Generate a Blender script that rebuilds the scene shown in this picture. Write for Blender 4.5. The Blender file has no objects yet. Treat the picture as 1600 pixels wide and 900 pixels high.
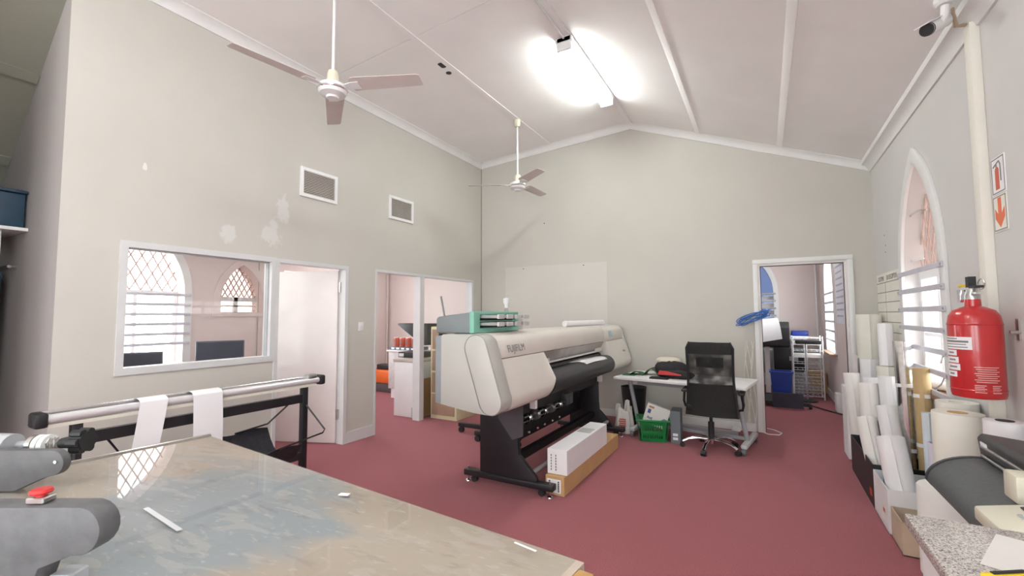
import bpy, bmesh, math, random
from mathutils import Vector, Matrix
from mathutils.geometry import tessellate_polygon
random.seed(7)
SC = bpy.context.scene
COL = SC.collection
R = math.radians

# ------------------------------------------------------------------ camera
cam_d = bpy.data.cameras.new('camera')
cam_d.sensor_width = 36.0
cam_d.lens = 36.0 * 696.75 / 1600.0
cam_d.clip_start = 0.02
cam = bpy.data.objects.new('camera', cam_d)
COL.objects.link(cam)
_yaw, _pitch, _roll = .514333, .0603806, .0040305
_F = Vector((-math.sin(_yaw)*math.cos(_pitch), math.cos(_yaw)*math.cos(_pitch), math.sin(_pitch)))
_r = Vector((math.cos(_yaw), math.sin(_yaw), 0))
_d = _F.cross(_r)
_r2 = math.cos(_roll)*_r + math.sin(_roll)*_d
_d2 = -math.sin(_roll)*_r + math.cos(_roll)*_d
_m = Matrix((_r2, -_d2, -_F)).transposed().to_4x4()
_m.translation = (0, 0, 1.5)
cam.matrix_world = _m
SC.camera = cam

# ------------------------------------------------------------------ world: bright overcast sky
w = bpy.data.worlds.new('overcast_sky')
SC.world = w
w.use_nodes = True
bg = w.node_tree.nodes['Background']
bg.inputs[0].default_value = (.93, .98, 1.0, 1)
bg.inputs[1].default_value = 5.7

# portals help the sky light find the windows (they emit nothing themselves)
def portal(loc, rot, sx, sy):
    l = bpy.data.lights.new('window_portal', 'AREA'); l.shape = 'RECTANGLE'; l.size = sx; l.size_y = sy
    l.cycles.is_portal = True
    o = bpy.data.objects.new('window_portal', l); COL.objects.link(o)
    o.location = loc; o.rotation_euler = rot
portal((1.62, 4.85, 1.85), (0, R(90), 0), 2.2, 1.3)
portal((-7.55, 2.73, 1.8), (0, R(-90), 0), 2.0, 1.1)
portal((1.40, 9.5, 1.8), (0, R(90), 0), 2.0, 1.5)
portal((-0.3, 11.4, 1.8), (R(-90), 0, 0), 1.1, 2.0)
portal((-1.6, -4.75, 1.9), (R(90), 0, 0), 4.2, 2.3)
portal((1.62, -1.6, 1.9), (0, R(90), 0), 2.3, 2.4)
portal((-7.55, 5.37, 1.7), (0, R(-90), 0), 1.6, 1.25)

SC.view_settings.view_transform = 'Standard'
SC.view_settings.look = 'None'
SC.view_settings.gamma = 1.0
SC.view_settings.use_curve_mapping = False
SC.view_settings.exposure = 0.66
FLUO = 42.0     # brightness of the fluorescent diffusers

# ------------------------------------------------------------------ materials
MATS = {}
def pm(name, col, rough=.55, metal=0., var=.06, scale=6., bump=0., bscale=60., coat=0., spec=.5, emit=None, es=0., alpha=None):
    if name in MATS: return MATS[name]
    m = bpy.data.materials.new(name); m.use_nodes = True
    nt = m.node_tree; N = nt.nodes; L = nt.links
    p = N['Principled BSDF']
    p.inputs['Roughness'].default_value = rough
    p.inputs['Metallic'].default_value = metal
    p.inputs['Coat Weight'].default_value = coat
    p.inputs['Coat Roughness'].default_value = .08
    p.inputs['Specular IOR Level'].default_value = spec
    tc = N.new('ShaderNodeTexCoord')
    nz = N.new('ShaderNodeTexNoise'); nz.inputs['Scale'].default_value = scale; nz.inputs['Detail'].default_value = 4
    L.new(tc.outputs['Object'], nz.inputs['Vector'])
    rp = N.new('ShaderNodeValToRGB')
    rp.color_ramp.elements[0].position = .3; rp.color_ramp.elements[1].position = .7
    rp.color_ramp.elements[0].color = (*[max(0, c*(1-var)) for c in col], 1)
    rp.color_ramp.elements[1].color = (*[min(1, c*(1+var)) for c in col], 1)
    L.new(nz.outputs['Fac'], rp.inputs['Fac'])
    L.new(rp.outputs['Color'], p.inputs['Base Color'])
    if bump:
        n2 = N.new('ShaderNodeTexNoise'); n2.inputs['Scale'].default_value = bscale; n2.inputs['Detail'].default_value = 3
        L.new(tc.outputs['Object'], n2.inputs['Vector'])
        b = N.new('ShaderNodeBump'); b.inputs['Strength'].default_value = bump; b.inputs['Distance'].default_value = .01
        L.new(n2.outputs['Fac'], b.inputs['Height']); L.new(b.outputs['Normal'], p.inputs['Normal'])
    if emit:
        p.inputs['Emission Color'].default_value = (*emit, 1); p.inputs['Emission Strength'].default_value = es
    MATS[name] = m
    return m

def glassmat(name, tint=(.97, .98, .98), rough=0.0, ior=1.45):
    if name in MATS: return MATS[name]
    m = bpy.data.materials.new(name); m.use_nodes = True
    nt = m.node_tree; N = nt.nodes; L = nt.links
    N.remove(N['Principled BSDF'])
    tr = N.new('ShaderNodeBsdfTransparent'); tr.inputs[0].default_value = (*tint, 1)
    gl = N.new('ShaderNodeBsdfGlossy'); gl.inputs['Roughness'].default_value = rough
    fr = N.new('ShaderNodeFresnel'); fr.inputs[0].default_value = ior
    mx = N.new('ShaderNodeMixShader')
    gm = N.new('ShaderNodeNewGeometry'); sb = N.new('ShaderNodeMath'); sb.operation = 'SUBTRACT'; sb.inputs[0].default_value = 1.0
    ml = N.new('ShaderNodeMath'); ml.operation = 'MULTIPLY'
    L.new(gm.outputs['Backfacing'], sb.inputs[1]); L.new(sb.outputs[0], ml.inputs[0]); L.new(fr.outputs[0], ml.inputs[1])
    L.new(ml.outputs[0], mx.inputs[0]); L.new(tr.outputs[0], mx.inputs[1]); L.new(gl.outputs[0], mx.inputs[2])
    L.new(mx.outputs[0], N['Material Output'].inputs[0])
    MATS[name] = m
    return m

WALLC = (.580, .560, .512)
def wall_mat(name, col, patches=()):
    """matt paint; patches = scraped plaster blotches (centre, radii, colour shift)"""
    m = pm(name, col, rough=.85, var=.025, scale=1.6, bump=.05, bscale=90, spec=.2)
    if patches:
        nt = m.node_tree; N = nt.nodes; L = nt.links; p = N['Principled BSDF']
        src = p.inputs['Base Color'].links[0].from_socket
        tc = [n for n in N if n.type == 'TEX_COORD'][0]
        for c, rad, shade in patches:
            mp = N.new('ShaderNodeMapping'); mp.vector_type = 'POINT'
            mp.inputs['Scale'].default_value = [1/r for r in rad]
            mp.inputs['Location'].default_value = [-a/r for a, r in zip(c, rad)]
            L.new(tc.outputs['Object'], mp.inputs[0])
            ln = N.new('ShaderNodeVectorMath'); ln.operation = 'LENGTH'; L.new(mp.outputs[0], ln.inputs[0])
            nz = N.new('ShaderNodeTexNoise'); nz.inputs['Scale'].default_value = 16; nz.inputs['Detail'].default_value = 6
            L.new(tc.outputs['Object'], nz.inputs['Vector'])
            ad = N.new('ShaderNodeMath'); ad.operation = 'MULTIPLY_ADD'; ad.inputs[1].default_value = 1.6
            L.new(nz.outputs['Fac'], ad.inputs[0]); L.new(ln.outputs['Value'], ad.inputs[2])
            rp = N.new('ShaderNodeValToRGB'); rp.color_ramp.elements[0].position = 1.28/2; rp.color_ramp.elements[1].position = 1.5/2
            rp.color_ramp.elements[0].color = (1, 1, 1, 1); rp.color_ramp.elements[1].color = (0, 0, 0, 1)
            hf = N.new('ShaderNodeMath'); hf.operation = 'MULTIPLY'; hf.inputs[1].default_value = .5
            L.new(ad.outputs[0], hf.inputs[0]); L.new(hf.outputs[0], rp.inputs[0])
            mx = N.new('ShaderNodeMix'); mx.data_type = 'RGBA'
            L.new(rp.outputs[0], mx.inputs['Factor']); L.new(src, mx.inputs['A'])
            mx.inputs['B'].default_value = (*shade, 1)
            src = mx.outputs['Result']
        L.new(src, p.inputs['Base Color'])
    return m

M_WALL = wall_mat('wall_paint', WALLC)
M_WALLL = wall_mat('wall_paint_scraped', WALLC, [
    ((-4.337, 2.30, 2.27), (.2, .12, .13), (.67, .66, .63)),
    ((-4.337, 2.72, 2.33), (.2, .15, .20), (.66, .65, .62)),
    ((-4.337, 2.82, 2.60), (.2, .09, .26), (.66, .65, .62)),
    ((-4.337, 1.63, 2.72), (.2, .022, .05), (.74, .74, .72))])
M_WALLB = wall_mat('wall_paint_back', WALLC)
M_WALLP = wall_mat('wall_paint_pinkish', (.76, .665, .64))
M_WALLR = wall_mat('wall_paint_right', (.66, .645, .63))
M_CEIL = wall_mat('ceiling_paint', (.93, .92, .91))
M_CORN = pm('cornice_white', (.80, .80, .79), .7, var=.02)
M_CEILD = wall_mat('ceiling_paint_shaded', (.25, .245, .20))  # shade of the bay put into its ceiling colour
M_WALLD = wall_mat('wall_paint_shaded', (.46, .43, .41))  # wall colour darkened to stand in for the bay's shade
M_TRIM = pm('trim_white', (.80, .80, .79), .45, var=.02)
M_ALU = pm('frame_grey_paint', (.66, .66, .66), .4, var=.03)
M_ALUD = pm('frame_rebate_grey', (.42, .42, .42), .5, var=.03)
M_WHITE = pm('white_satin', (.83, .83, .83), .4, var=.02)
M_PAPER = pm('white_paper', (.86, .855, .87), .7, var=.02)
M_PAPERC = pm('cream_paper', (.82, .80, .72), .7, var=.03)
M_PAPERB = pm('warm_white_paper', (.84, .82, .79), .7, var=.02)
M_BLACK = pm('black_plastic', (.018, .018, .020), .5, var=.2)
M_BLACKM = pm('black_powder_coat', (.014, .013, .016), .42, var=.15)
M_CHROME = pm('chrome', (.78, .78, .80), .13, metal=1, var=.03)
M_STEEL = pm('brushed_steel', (.58, .57, .56), .33, metal=1, var=.08, scale=20)
M_GREYM = pm('grey_painted_metal', (.40, .41, .43), .45, var=.05)
M_CREAM = pm('printer_cream', (.74, .70, .64), .38, var=.015)
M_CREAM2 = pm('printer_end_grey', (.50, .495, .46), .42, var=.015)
M_GLASS = glassmat('window_glass')
M_WOOD = pm('pine_wood', (.62, .36, .12), .5, var=.2, scale=9)
M_BROWNW = pm('sill_wood', (.30, .17, .10), .5, var=.2, scale=9)
M_CARD = pm('brown_cardboard', (.58, .36, .17), .75, var=.05)
M_RED = pm('red_paint', (.50, .022, .025), .28, var=.08, coat=.4)
M_REDP = pm('red_plastic', (.55, .03, .03), .4)
M_DARKINK = pm('print_black', (.03, .03, .03), .6)
M_GREYINK = pm('print_grey', (.22, .21, .21), .6)
M_REDINK = pm('print_red', (.60, .12, .08), .6)
M_BLUE = pm('blue_plastic', (.02, .06, .38), .4, var=.15)
M_GREEN = pm('green_plastic', (.005, .22, .05), .4, var=.1)
M_TEAL = pm('teal_plastic', (.22, .50, .39), .45)
M_ORANGE = pm('orange_plastic', (.80, .16, .03), .45)

# ------------------------------------------------------------------ mesh builder
class B:
    def __init__(s, M=None): s.v = []; s.f = []; s.M = M or Matrix()
    def add(s, vs, fs):
        o = len(s.v); s.v += [Vector(a) for a in vs]; s.f += [[i+o for i in f] for f in fs]; return s
    def box(s, x0, x1, y0, y1, z0, z1, M=None):
        vs = [Vector((x, y, z)) for x in (x0, x1) for y in (y0, y1) for z in (z0, z1)]
        if M: vs = [M @ a for a in vs]
        return s.add(vs, [(0,1,3,2),(4,6,7,5),(0,4,5,1),(2,3,7,6),(0,2,6,4),(1,5,7,3)])
    def rbox(s, x0, x1, y0, y1, z0, z1, r=.01, seg=2, M=None):
        bm = bmesh.new(); bmesh.ops.create_cube(bm, size=1)
        for v in bm.verts: v.co = Vector(((x0+x1)/2+v.co.x*(x1-x0), (y0+y1)/2+v.co.y*(y1-y0), (z0+z1)/2+v.co.z*(z1-z0)))
        bmesh.ops.bevel(bm, geom=bm.edges[:], offset=r, segments=seg, profile=.5, affect='EDGES')
        bm.verts.index_update()
        s.add([(M @ v.co if M else v.co.copy()) for v in bm.verts], [[v.index for v in f.verts] for f in bm.faces]); bm.free(); return s
    def cyl(s, p0, p1, r0, r1=None, n=16, caps=True, hollow=0.):
        p0 = Vector(p0); p1 = Vector(p1); r1 = r0 if r1 is None else r1
        d = (p1-p0).normalized(); a = d.orthogonal().normalized(); b = d.cross(a)
        vs = []; fs = []
        rings = [(p0, r0), (p1, r1)]
        if hollow: rings += [(p1, r1*hollow), (p1-d*min(.25, (p1-p0).length*.4), r1*hollow)]
        for p, r in rings:
            for i in range(n):
                t = 2*math.pi*i/n; vs.append(p+a*math.cos(t)*r+b*math.sin(t)*r)
        for k in range(len(rings)-1):
            for i in range(n):
                j = (i+1) % n; fs.append((k*n+i, k*n+j, (k+1)*n+j, (k+1)*n+i))
        if caps:
            fs.append(list(range(n))[::-1]); fs.append([(len(rings)-1)*n+i for i in range(n)])
        return s.add(vs, fs)
    def lathe(s, prof, c=(0,0,0), n=24, M=None):
        c = Vector(c); vs = []; fs = []
        for r, z in prof:
            for i in range(n):
                t = 2*math.pi*i/n; p = Vector((r*math.cos(t), r*math.sin(t), z)); vs.append((M @ p if M else p)+c)
        for k in range(len(prof)-1):
            for i in range(n):
                j = (i+1) % n; fs.append((k*n+i, k*n+j, (k+1)*n+j, (k+1)*n+i))
        fs.append(list(range(n))[::-1]); fs.append([(len(prof)-1)*n+i for i in range(n)])
        return s.add(vs, fs)
    def tube(s, pts, r, n=8, closed=False):
        pts = [Vector(p) for p in pts]; vs = []; fs = []; m = len(pts); up = None
        for i, p in enumerate(pts):
            d = (pts[min(i+1, m-1)]-pts[max(i-1, 0)]).normalized()
            if up is None: a = d.orthogonal().normalized()
            else:
                a = (up-d*up.dot(d)); a = a.normalized() if a.length > 1e-5 else d.orthogonal().normalized()
            up = a; b = d.cross(a)
            for k in range(n):
                t = 2*math.pi*k/n; vs.append(p+a*math.cos(t)*r+b*math.sin(t)*r)
        for i in range(m-1):
            for k in range(n):
                j = (k+1) % n; fs.append((i*n+k, i*n+j, (i+1)*n+j, (i+1)*n+k))
        fs.append(list(range(n))[::-1]); fs.append([(m-1)*n+k for k in range(n)])
        return s.add(vs, fs)
    def slab(s, loops, O, U, V, N, t):
        """polygon with holes in plane O+u*U+v*V, thickness t along N"""
        O, U, V, N = map(Vector, (O, U, V, N)); flat = []; base = []
        for lp in loops:
            base.append(len(flat)); flat += lp
        tri = tessellate_polygon([[Vector((u, v, 0)) for u, v in lp] for lp in loops])
        n = len(flat)
        vs = [O+U*u+V*v for u, v in flat]+[O+U*u+V*v+N*t for u, v in flat]
        fs = [list(q) for q in tri]+[[i+n for i in q][::-1] for q in tri]
        for b0, lp in zip(base, loops):
            k = len(lp)
            for i in range(k):
                j = (i+1) % k; fs.append((b0+i, b0+j, n+b0+j, n+b0+i))
        return s.add(vs, fs)
    def sweep(s, poly, p0, p1, A, C):
        p0, p1, A, C = map(Vector, (p0, p1, A, C)); n = len(poly)
        vs = [p+A*a+C*c for p in (p0, p1) for a, c in poly]
        fs = [(i, (i+1) % n, n+(i+1) % n, n+i) for i in range(n)]
        fs += [list(range(n))[::-1], [n+i for i in range(n)]]
        return s.add(vs, fs)
    def grid(s, fn, nu, nv, thick=0.):
        vs = [Vector(fn(i/nu, j/nv)) for i in range(nu+1) for j in range(nv+1)]
        fs = [(i*(nv+1)+j, (i+1)*(nv+1)+j, (i+1)*(nv+1)+j+1, i*(nv+1)+j+1) for i in range(nu) for j in range(nv)]
        if thick:
            bm = bmesh.new(); bv = [bm.verts.new(v) for v in vs]
            for f in fs: bm.faces.new([bv[i] for i in f])
            bm.normal_update()
            bmesh.ops.solidify(bm, geom=bm.faces[:], thickness=thick); bm.verts.index_update()
            vs = [v.co.copy() for v in bm.verts]; fs = [[v.index for v in f.verts] for f in bm.faces]; bm.free()
        return s.add(vs, fs)
    def build(s, name, mat, parent=None, sharp=35, bevel=0., recalc=True):
        me = bpy.data.meshes.new(name)
        bm = bmesh.new(); bv = [bm.verts.new(s.M @ v) for v in s.v]
        for f in s.f:
            try: bm.faces.new([bv[i] for i in f])
            except ValueError: pass
        if recalc: bmesh.ops.recalc_face_normals(bm, faces=bm.faces[:])
        if bevel:
            ed = [e for e in bm.edges if len(e.link_faces) == 2 and e.calc_face_angle(0) > .6]
            bmesh.ops.bevel(bm, geom=ed, offset=bevel, segments=2, profile=.5, affect='EDGES', clamp_overlap=True)
        bm.to_mesh(me); bm.free()
        me.shade_smooth()
        try: me.set_sharp_from_angle(angle=R(sharp))
        except Exception: pass
        me.materials.append(mat)
        o = bpy.data.objects.new(name, me); COL.objects.link(o)
        if parent is not None: attach(o, parent)
        return o

def attach(o, parent):
    o.parent = parent
    if parent.type == 'EMPTY': o.matrix_parent_inverse = parent.matrix_basis.inverted()

def tag(o, label, cat, group=None):
    o['label'] = label; o['category'] = cat
    if group: o['group'] = group
    return o
def thing(name, loc, label, cat, group=None):
    o = bpy.data.objects.new(name, None); COL.objects.link(o); o.empty_display_size = .1
    o.matrix_basis = Matrix.Translation(Vector(loc))
    return tag(o, label, cat, group)
def struct(o, label=None):
    o['kind'] = 'structure'
    if label: o['label'] = label
    return o

def text(name, s, size, M, mat, parent, depth=.0006, sx=1.0):
    """flat printed lettering: glyph outlines turned into a mesh"""
    cu = bpy.data.curves.new(name, 'FONT'); cu.body = s; cu.size = size; cu.extrude = depth
    cu.align_x = 'CENTER'; cu.align_y = 'CENTER'
    t = bpy.data.objects.new(name, cu); COL.objects.link(t)
    bpy.context.view_layer.update()
    me = bpy.data.meshes.new_from_object(t.evaluated_get(bpy.context.evaluated_depsgraph_get()))
    bpy.data.objects.remove(t); bpy.data.curves.remove(cu)
    for v in me.vertices: v.co = M @ Vector((v.co.x*sx, v.co.y, v.co.z))
    me.materials.clear(); me.materials.append(mat); me.name = name
    o = bpy.data.objects.new(name, me); COL.objects.link(o)
    if parent is not None: attach(o, parent)
    return o
def frame(o, u, v):
    """matrix whose x,y axes are u,v (right and up of print), origin o"""
    u = Vector(u).normalized(); v = Vector(v).normalized(); n = u.cross(v)
    m = Matrix((u, v, n)).transposed().to_4x4(); m.translation = Vector(o); return m
def Tz(loc, rz=0): return Matrix.Translation(Vector(loc)) @ Matrix.Rotation(R(rz), 4, 'Z')

def gothic(c, w, z0, spring, rise, n=10):
    """pointed arch outline (u,v): bottom left, bottom right, up and over"""
    h = w/2; rr = (h*h+rise*rise)/(2*h)
    pts = [(c-h, z0), (c+h, z0)]
    a1 = math.asin(min(1, rise/rr))
    for i in range(n+1):
        a = a1*i/n; pts.append((c+h-rr+rr*math.cos(a), spring+rr*math.sin(a)))
    for i in range(n-1, -1, -1):
        a = a1*i/n; pts.append((c-h+rr-rr*math.cos(a), spring+rr*math.sin(a)))
    return pts
def inside(pt, poly):
    x, y = pt; r = False; j = len(poly)-1
    for i in range(len(poly)):
        xi, yi = poly[i]; xj, yj = poly[j]
        if (yi > y) != (yj > y) and x < (xj-xi)*(y-yi)/(yj-yi)+xi: r = not r
        j = i
    return r
def rect(u0, u1, v0, v1): return [(u0, v0), (u1, v0), (u1, v1), (u0, v1)]
def lattice(b, poly, O, U, V, pitch, slope, r=.006):
    """diamond glazing bars clipped to an outline"""
    us = [p[0] for p in poly]; vs = [p[1] for p in poly]
    u0, u1, v0, v1 = min(us), max(us), min(vs), max(vs); O, U, V = map(Vector, (O, U, V))
    for sg in (1, -1):
        k = -int((v1-v0)/slope/pitch)-2
        while True:
            ub = u0+k*pitch+pitch/2; k += 1
            if ub > u1+(v1-v0)/slope+pitch: break
            run = None; last = None; N = 80
            for i in range(N+1):
                v = v0+(v1-v0)*i/N; u = ub+sg*(v-v0)/slope
                ok = inside((u, v), poly)
                if ok and run is None: run = (u, v)
                if ok: last = (u, v)
                if run and (not ok or i == N):
                    if abs(last[1]-run[1]) > .03:
                        p, q = (O+U*a+V*c for a, c in (run, last)); b.cyl(p, q, r, n=5)
                    run = None
            if k > 200: break
    return b
# ================================================================== THE SETTING
XL, YB, XR = -4.337, 6.573, 1.14
CEIL_R = 4.36                                   # ridge height at X = -1.66
def zc(x): return CEIL_R+(x+1.66)*(.0635 if x < -1.66 else -.392)

# ---- carpet
mc = pm('carpet_burgundy', (.325, .098, .112), .95, var=.18, scale=140, bump=.5, bscale=220, spec=.15)
b = B().box(-9, 1.3, -5, 11.4, -.08, 0); mc.node_tree.nodes['Principled BSDF'].inputs['Sheen Weight'].default_value = .12; struct(b.build('floor', mc), 'burgundy loop pile carpet over the whole floor')

# ---- left partition wall (openings: inner window, door, wide opening)
wl = [rect(1.145, YB+.12, -.05, 4.20), rect(1.494, 2.745, 1.05, 2.09), rect(2.785, 3.66, -.0, 2.08), rect(4.12, 6.295, 0, 2.085)]
wl[2] = rect(2.785, 3.66, -.04, 2.08); wl[3] = rect(4.12, 6.295, -.04, 2.085)
b = B().slab(wl, (XL, 0, 0), (0, 1, 0), (0, 0, 1), (-1, 0, 0), .10)
wall_left = struct(b.build('wall_left', M_WALLL), 'tall pale greige partition wall with scraped plaster marks')
# ---- back gable wall
pb = [(XL, -.05), (1.55, -.05), (1.55, 3.4), (XR+.02, zc(XR)+.05), (-1.66, CEIL_R+.05), (XL, zc(XL)+.05)]
b = B().slab([pb, rect(-.045, .865, -.04, 2.125)], (0, YB, 0), (1, 0, 0), (0, 0, 1), (0, 1, 0), .12)
wall_back = struct(b.build('wall_back', M_WALLB), 'pale greige gable end wall')
b = B().box(-3.838, -2.06, YB-.004, YB, 1.05, 2.305)
struct(b.build('paint_patch', wall_mat('wall_paint_patch', (.635, .615, .57)), wall_back))
b = B()
for x, z in ((-3.49, 2.27), (-2.43, 2.27), (-3.1, 3.0)): b.cyl((x, YB-.006, z), (x, YB, z), .009, n=8)
b.build('screw_hole', M_DARKINK, wall_back)
# ---- right wall with pointed window
gw_o = gothic(4.845, 1.21, .80, 1.84, 1.05); gw_i = gothic(4.845, 1.01, .875, 1.84, .92)
def gothic_r(c, w, z0, s, r): return gothic(c, w, z0, s, r)
wr = [rect(-5, YB, 0, 3.45), gw_i, rect(-2.9, -.5, .8, 3.0)]  # last opening is out of view, added to let daylight in
b = B().slab(wr, (XR, 0, 0), (0, 1, 0), (0, 0, 1), (1, 0, 0), .36)
wall_right = struct(b.build('wall_right', M_WALLR), 'greyish white side wall with pointed window')
b = B()
for y, z in ((6.05, 2.33), (6.03, 2.22), (6.05, 2.15)): b.cyl((XR-.003, y, z), (XR, y, z), .008, n=8)
b.build('screw_hole', M_REDINK, wall_right)
# ---- rear and bay walls behind the camera
wb = [rect(-7.2, 1.6, 0, 4.6), rect(-3.7, -1.8, .8, 3.0), rect(-1.4, .5, .8, 3.0)]  # two unseen window openings added to bring in sky light
b = B().slab(wb, (0, -4.6, 0), (1, 0, 0), (0, 0, 1), (0, -1, 0), .2); struct(b.build('wall_rear', M_WALL))
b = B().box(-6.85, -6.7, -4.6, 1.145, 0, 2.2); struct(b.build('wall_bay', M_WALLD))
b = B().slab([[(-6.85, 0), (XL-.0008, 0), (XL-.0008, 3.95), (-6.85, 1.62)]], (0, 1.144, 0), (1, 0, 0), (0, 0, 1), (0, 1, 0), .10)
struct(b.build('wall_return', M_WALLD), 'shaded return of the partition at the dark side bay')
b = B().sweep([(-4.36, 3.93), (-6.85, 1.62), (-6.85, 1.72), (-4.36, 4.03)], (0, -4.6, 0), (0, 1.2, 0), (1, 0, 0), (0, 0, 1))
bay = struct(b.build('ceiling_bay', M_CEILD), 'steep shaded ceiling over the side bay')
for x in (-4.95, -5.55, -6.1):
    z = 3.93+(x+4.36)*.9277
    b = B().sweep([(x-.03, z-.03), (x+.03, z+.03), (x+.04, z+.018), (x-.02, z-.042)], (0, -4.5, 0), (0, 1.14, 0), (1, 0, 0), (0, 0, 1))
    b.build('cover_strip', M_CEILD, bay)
b = B().box(-4.45, -4.35, -4.6, .35, 0, 4.0); struct(b.build('wall_bay_light_block', M_WALL))  # unseen wall added to keep light out of the bay
b = B().box(-4.40, -4.35, -4.6, 1.145, 4.0, 4.4); struct(b.build('wall_bulkhead', M_WALL))

# ---- ceiling: backing sheet, boards, cover strips
b = B().sweep([(-4.45, zc(-4.45)+.05), (-1.66, CEIL_R+.05), (1.5, zc(1.5)+.05), (1.5, zc(1.5)+.10), (-1.66, CEIL_R+.10), (-4.45, zc(-4.45)+.10)], (0, -4.7, 0), (0, YB, 0), (1, 0, 0), (0, 0, 1))
ceiling = struct(b.build('ceiling', M_CEIL), 'gabled plasterboard ceiling with white cover strips')
xs = [-4.45, -2.97, -1.66, -.715, .235, 1.16]
ys = [-4.65, -.1, 3.27, YB]
for i in range(5):
    for j in range(3):
        x0, x1 = xs[i], xs[i+1]; zz = lambda x: zc(x-1e-6 if x1 <= -1.66 else x+1e-6)
        g = .003
        vs = [(x0, zz(x0)), (x1, zz(x1)), (x1, zz(x1)+.045), (x0, zz(x0)+.045)]
        B().sweep(vs, (0, ys[j]+g, 0), (0, ys[j+1]-g, 0), (1, 0, 0), (0, 0, 1)).build('ceiling_board', M_CEIL, ceiling)
for x in (-2.97, -.715, .235, -1.66):
    hw = .035; s = .0635 if x < -1.66 else -.392
    if x == -1.66: pr = [(x-.04, zc(x-.04)-.012), (x, CEIL_R-.012), (x+.04, zc(x+.04)-.012), (x+.04, zc(x+.04)+.004), (x-.04, zc(x-.04)+.004)]
    else: pr = [(x-hw, zc(x)-s*hw+.003), (x-hw+.006, zc(x)-s*hw-.006), (x+hw-.006, zc(x)+s*hw-.006), (x+hw, zc(x)+s*hw+.003)]
    B().sweep(pr, (0, -4.6, 0), (0, YB-.01, 0), (1, 0, 0), (0, 0, 1)).build('cover_strip', M_CEIL, ceiling)
b = B()
for (x, y, r) in ((-3.03, 3.80, .052), (-3.06, 3.96, .032)):
    b.lathe([(r, -.004), (r, .0), (r*.85, .0), (r*.8, .03), (0.001, .03)], (x, y, zc(x)+.002), n=20)
b.build('downlight_hole', M_DARKINK, ceiling)

# ---- cornices (cove profile)
cov = [(0, 0), (.014, 0), (.02, .018), (.034, .046), (.060, .072), (.088, .084), (.090, .096), (.090, .14), (0, .14)]
def covp(s=1): return [(a*s, c) for a, c in cov]
b = B().sweep(covp(), (XL, 1.15, 4.103), (XL, YB, 4.103), (1, 0, 0), (0, 0, 1)); struct(b.build('trim_cornice_left', M_CORN))
b = B().sweep(covp(-1), (XR, -4.6, 3.165), (XR, YB, 3.165), (1, 0, 0), (0, 0, 1)); struct(b.build('trim_cornice_right', M_CORN))
b = B().sweep(covp(-1), (XL, YB, 4.105), (-1.66, YB, 4.275), (0, 1, 0), (0, 0, 1)); b.sweep(covp(-1), (-1.66, YB, 4.275), (XR, YB, 3.172), (0, 1, 0), (0, 0, 1))
struct(b.build('trim_cornice_back', M_CORN))
b = B().box(XL, XL+.01, YB-.01, YB, 0, 4.11); struct(b.build('trim_corner_joint', pm('dark_joint', (.30, .27, .24), .8)))

# ---- inner window of the partition
def frame_bars(bars, name, mat, parent=None): 
    b = B()
    for q in bars: b.box(*q)
    return b.build(name, mat, parent)
xw0, xw1 = XL-.11, XL+.014
win = struct(frame_bars([(xw0, xw1, 1.494, 1.545, 1.10, 2.045), (xw0, xw1, 2.715, 2.76, 1.10, 2.045), (xw0, xw1, 1.494, 2.76, 2.045, 2.095), (xw0, xw1, 1.494, 2.76, 1.045, 1.10)], 'window_1', M_ALU), 'grey framed interior office window')
B().box(XL-.055, XL-.047, 1.54, 2.72, 1.095, 2.05).build('pane', M_GLASS, win)
frame_bars([(XL-.075, XL-.028, 1.545, 1.556, 1.10, 2.045), (XL-.075, XL-.028, 2.704, 2.715, 1.10, 2.045), (XL-.075, XL-.028, 1.545, 2.715, 2.035, 2.045)], 'glazing_bead', M_ALUD, win)
# ---- door with frame
dr = struct(frame_bars([(xw0, xw1, 2.7605, 2.80, 0, 2.05), (xw0, xw1, 3.63, 3.675, 0, 2.05), (xw0, xw1, 2.7605, 3.675, 2.05, 2.09)], 'door_1', M_ALU), 'grey framed doorway with white door standing open')
hin = Vector((XL-.085, 3.625, 0)); dang = math.atan2(3.325-3.625, -5.157+XL*-1+.085-.0)
dv = Vector((-5.157-hin.x, 3.325-hin.y, 0)); rz = math.degrees(math.atan2(dv.y, dv.x))
DM = Tz(hin, rz)
leaf = B(DM).box(.012, .86, -.02, .02, .012, 2.035).build('door_leaf', pm('door_white', (.80, .745, .725), .5, var=.02), dr, bevel=.003)
b = B(DM)
for z in (1.06, 1.11): b.cyl((.80, .019, z), (.80, .023, z), .008, n=10)
b.build('handle_hole', M_DARKINK, leaf)
for z in (.28, 1.78):
    B().box(XL-.088, XL-.06, 3.612, 3.632, z, z+.12).build('hinge', M_STEEL, dr)
# ---- wide opening with sidelight
op = struct(frame_bars([(xw0, xw1, 4.105, 4.13, 0, 2.062), (xw0, xw1, 6.265, 6.31, 0, 2.062), (xw0, xw1, 4.105, 6.31, 2.062, 2.095), (xw0-.005, xw1-.002, 4.955, 5.045, 0, 2.062)], 'door_2', M_ALU), 'grey framed doorway and sidelight into the cluttered office')
B().box(XL-.055, XL-.047, 5.045, 6.265, .02, 2.06).build('pane', M_GLASS, op)
b = B().box(XL, XL+.014, 3.675, 4.105, 0, .13); struct(b.build('baseboard_left', M_ALU))
b = B().box(XL, XL+.014, 1.15, 2.76, 0, .13); struct(b.build('baseboard_left', M_ALU))
b = B().box(XL, -.14, YB-.016, YB, 0, .10); struct(b.build('baseboard_back', M_TRIM))

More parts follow.
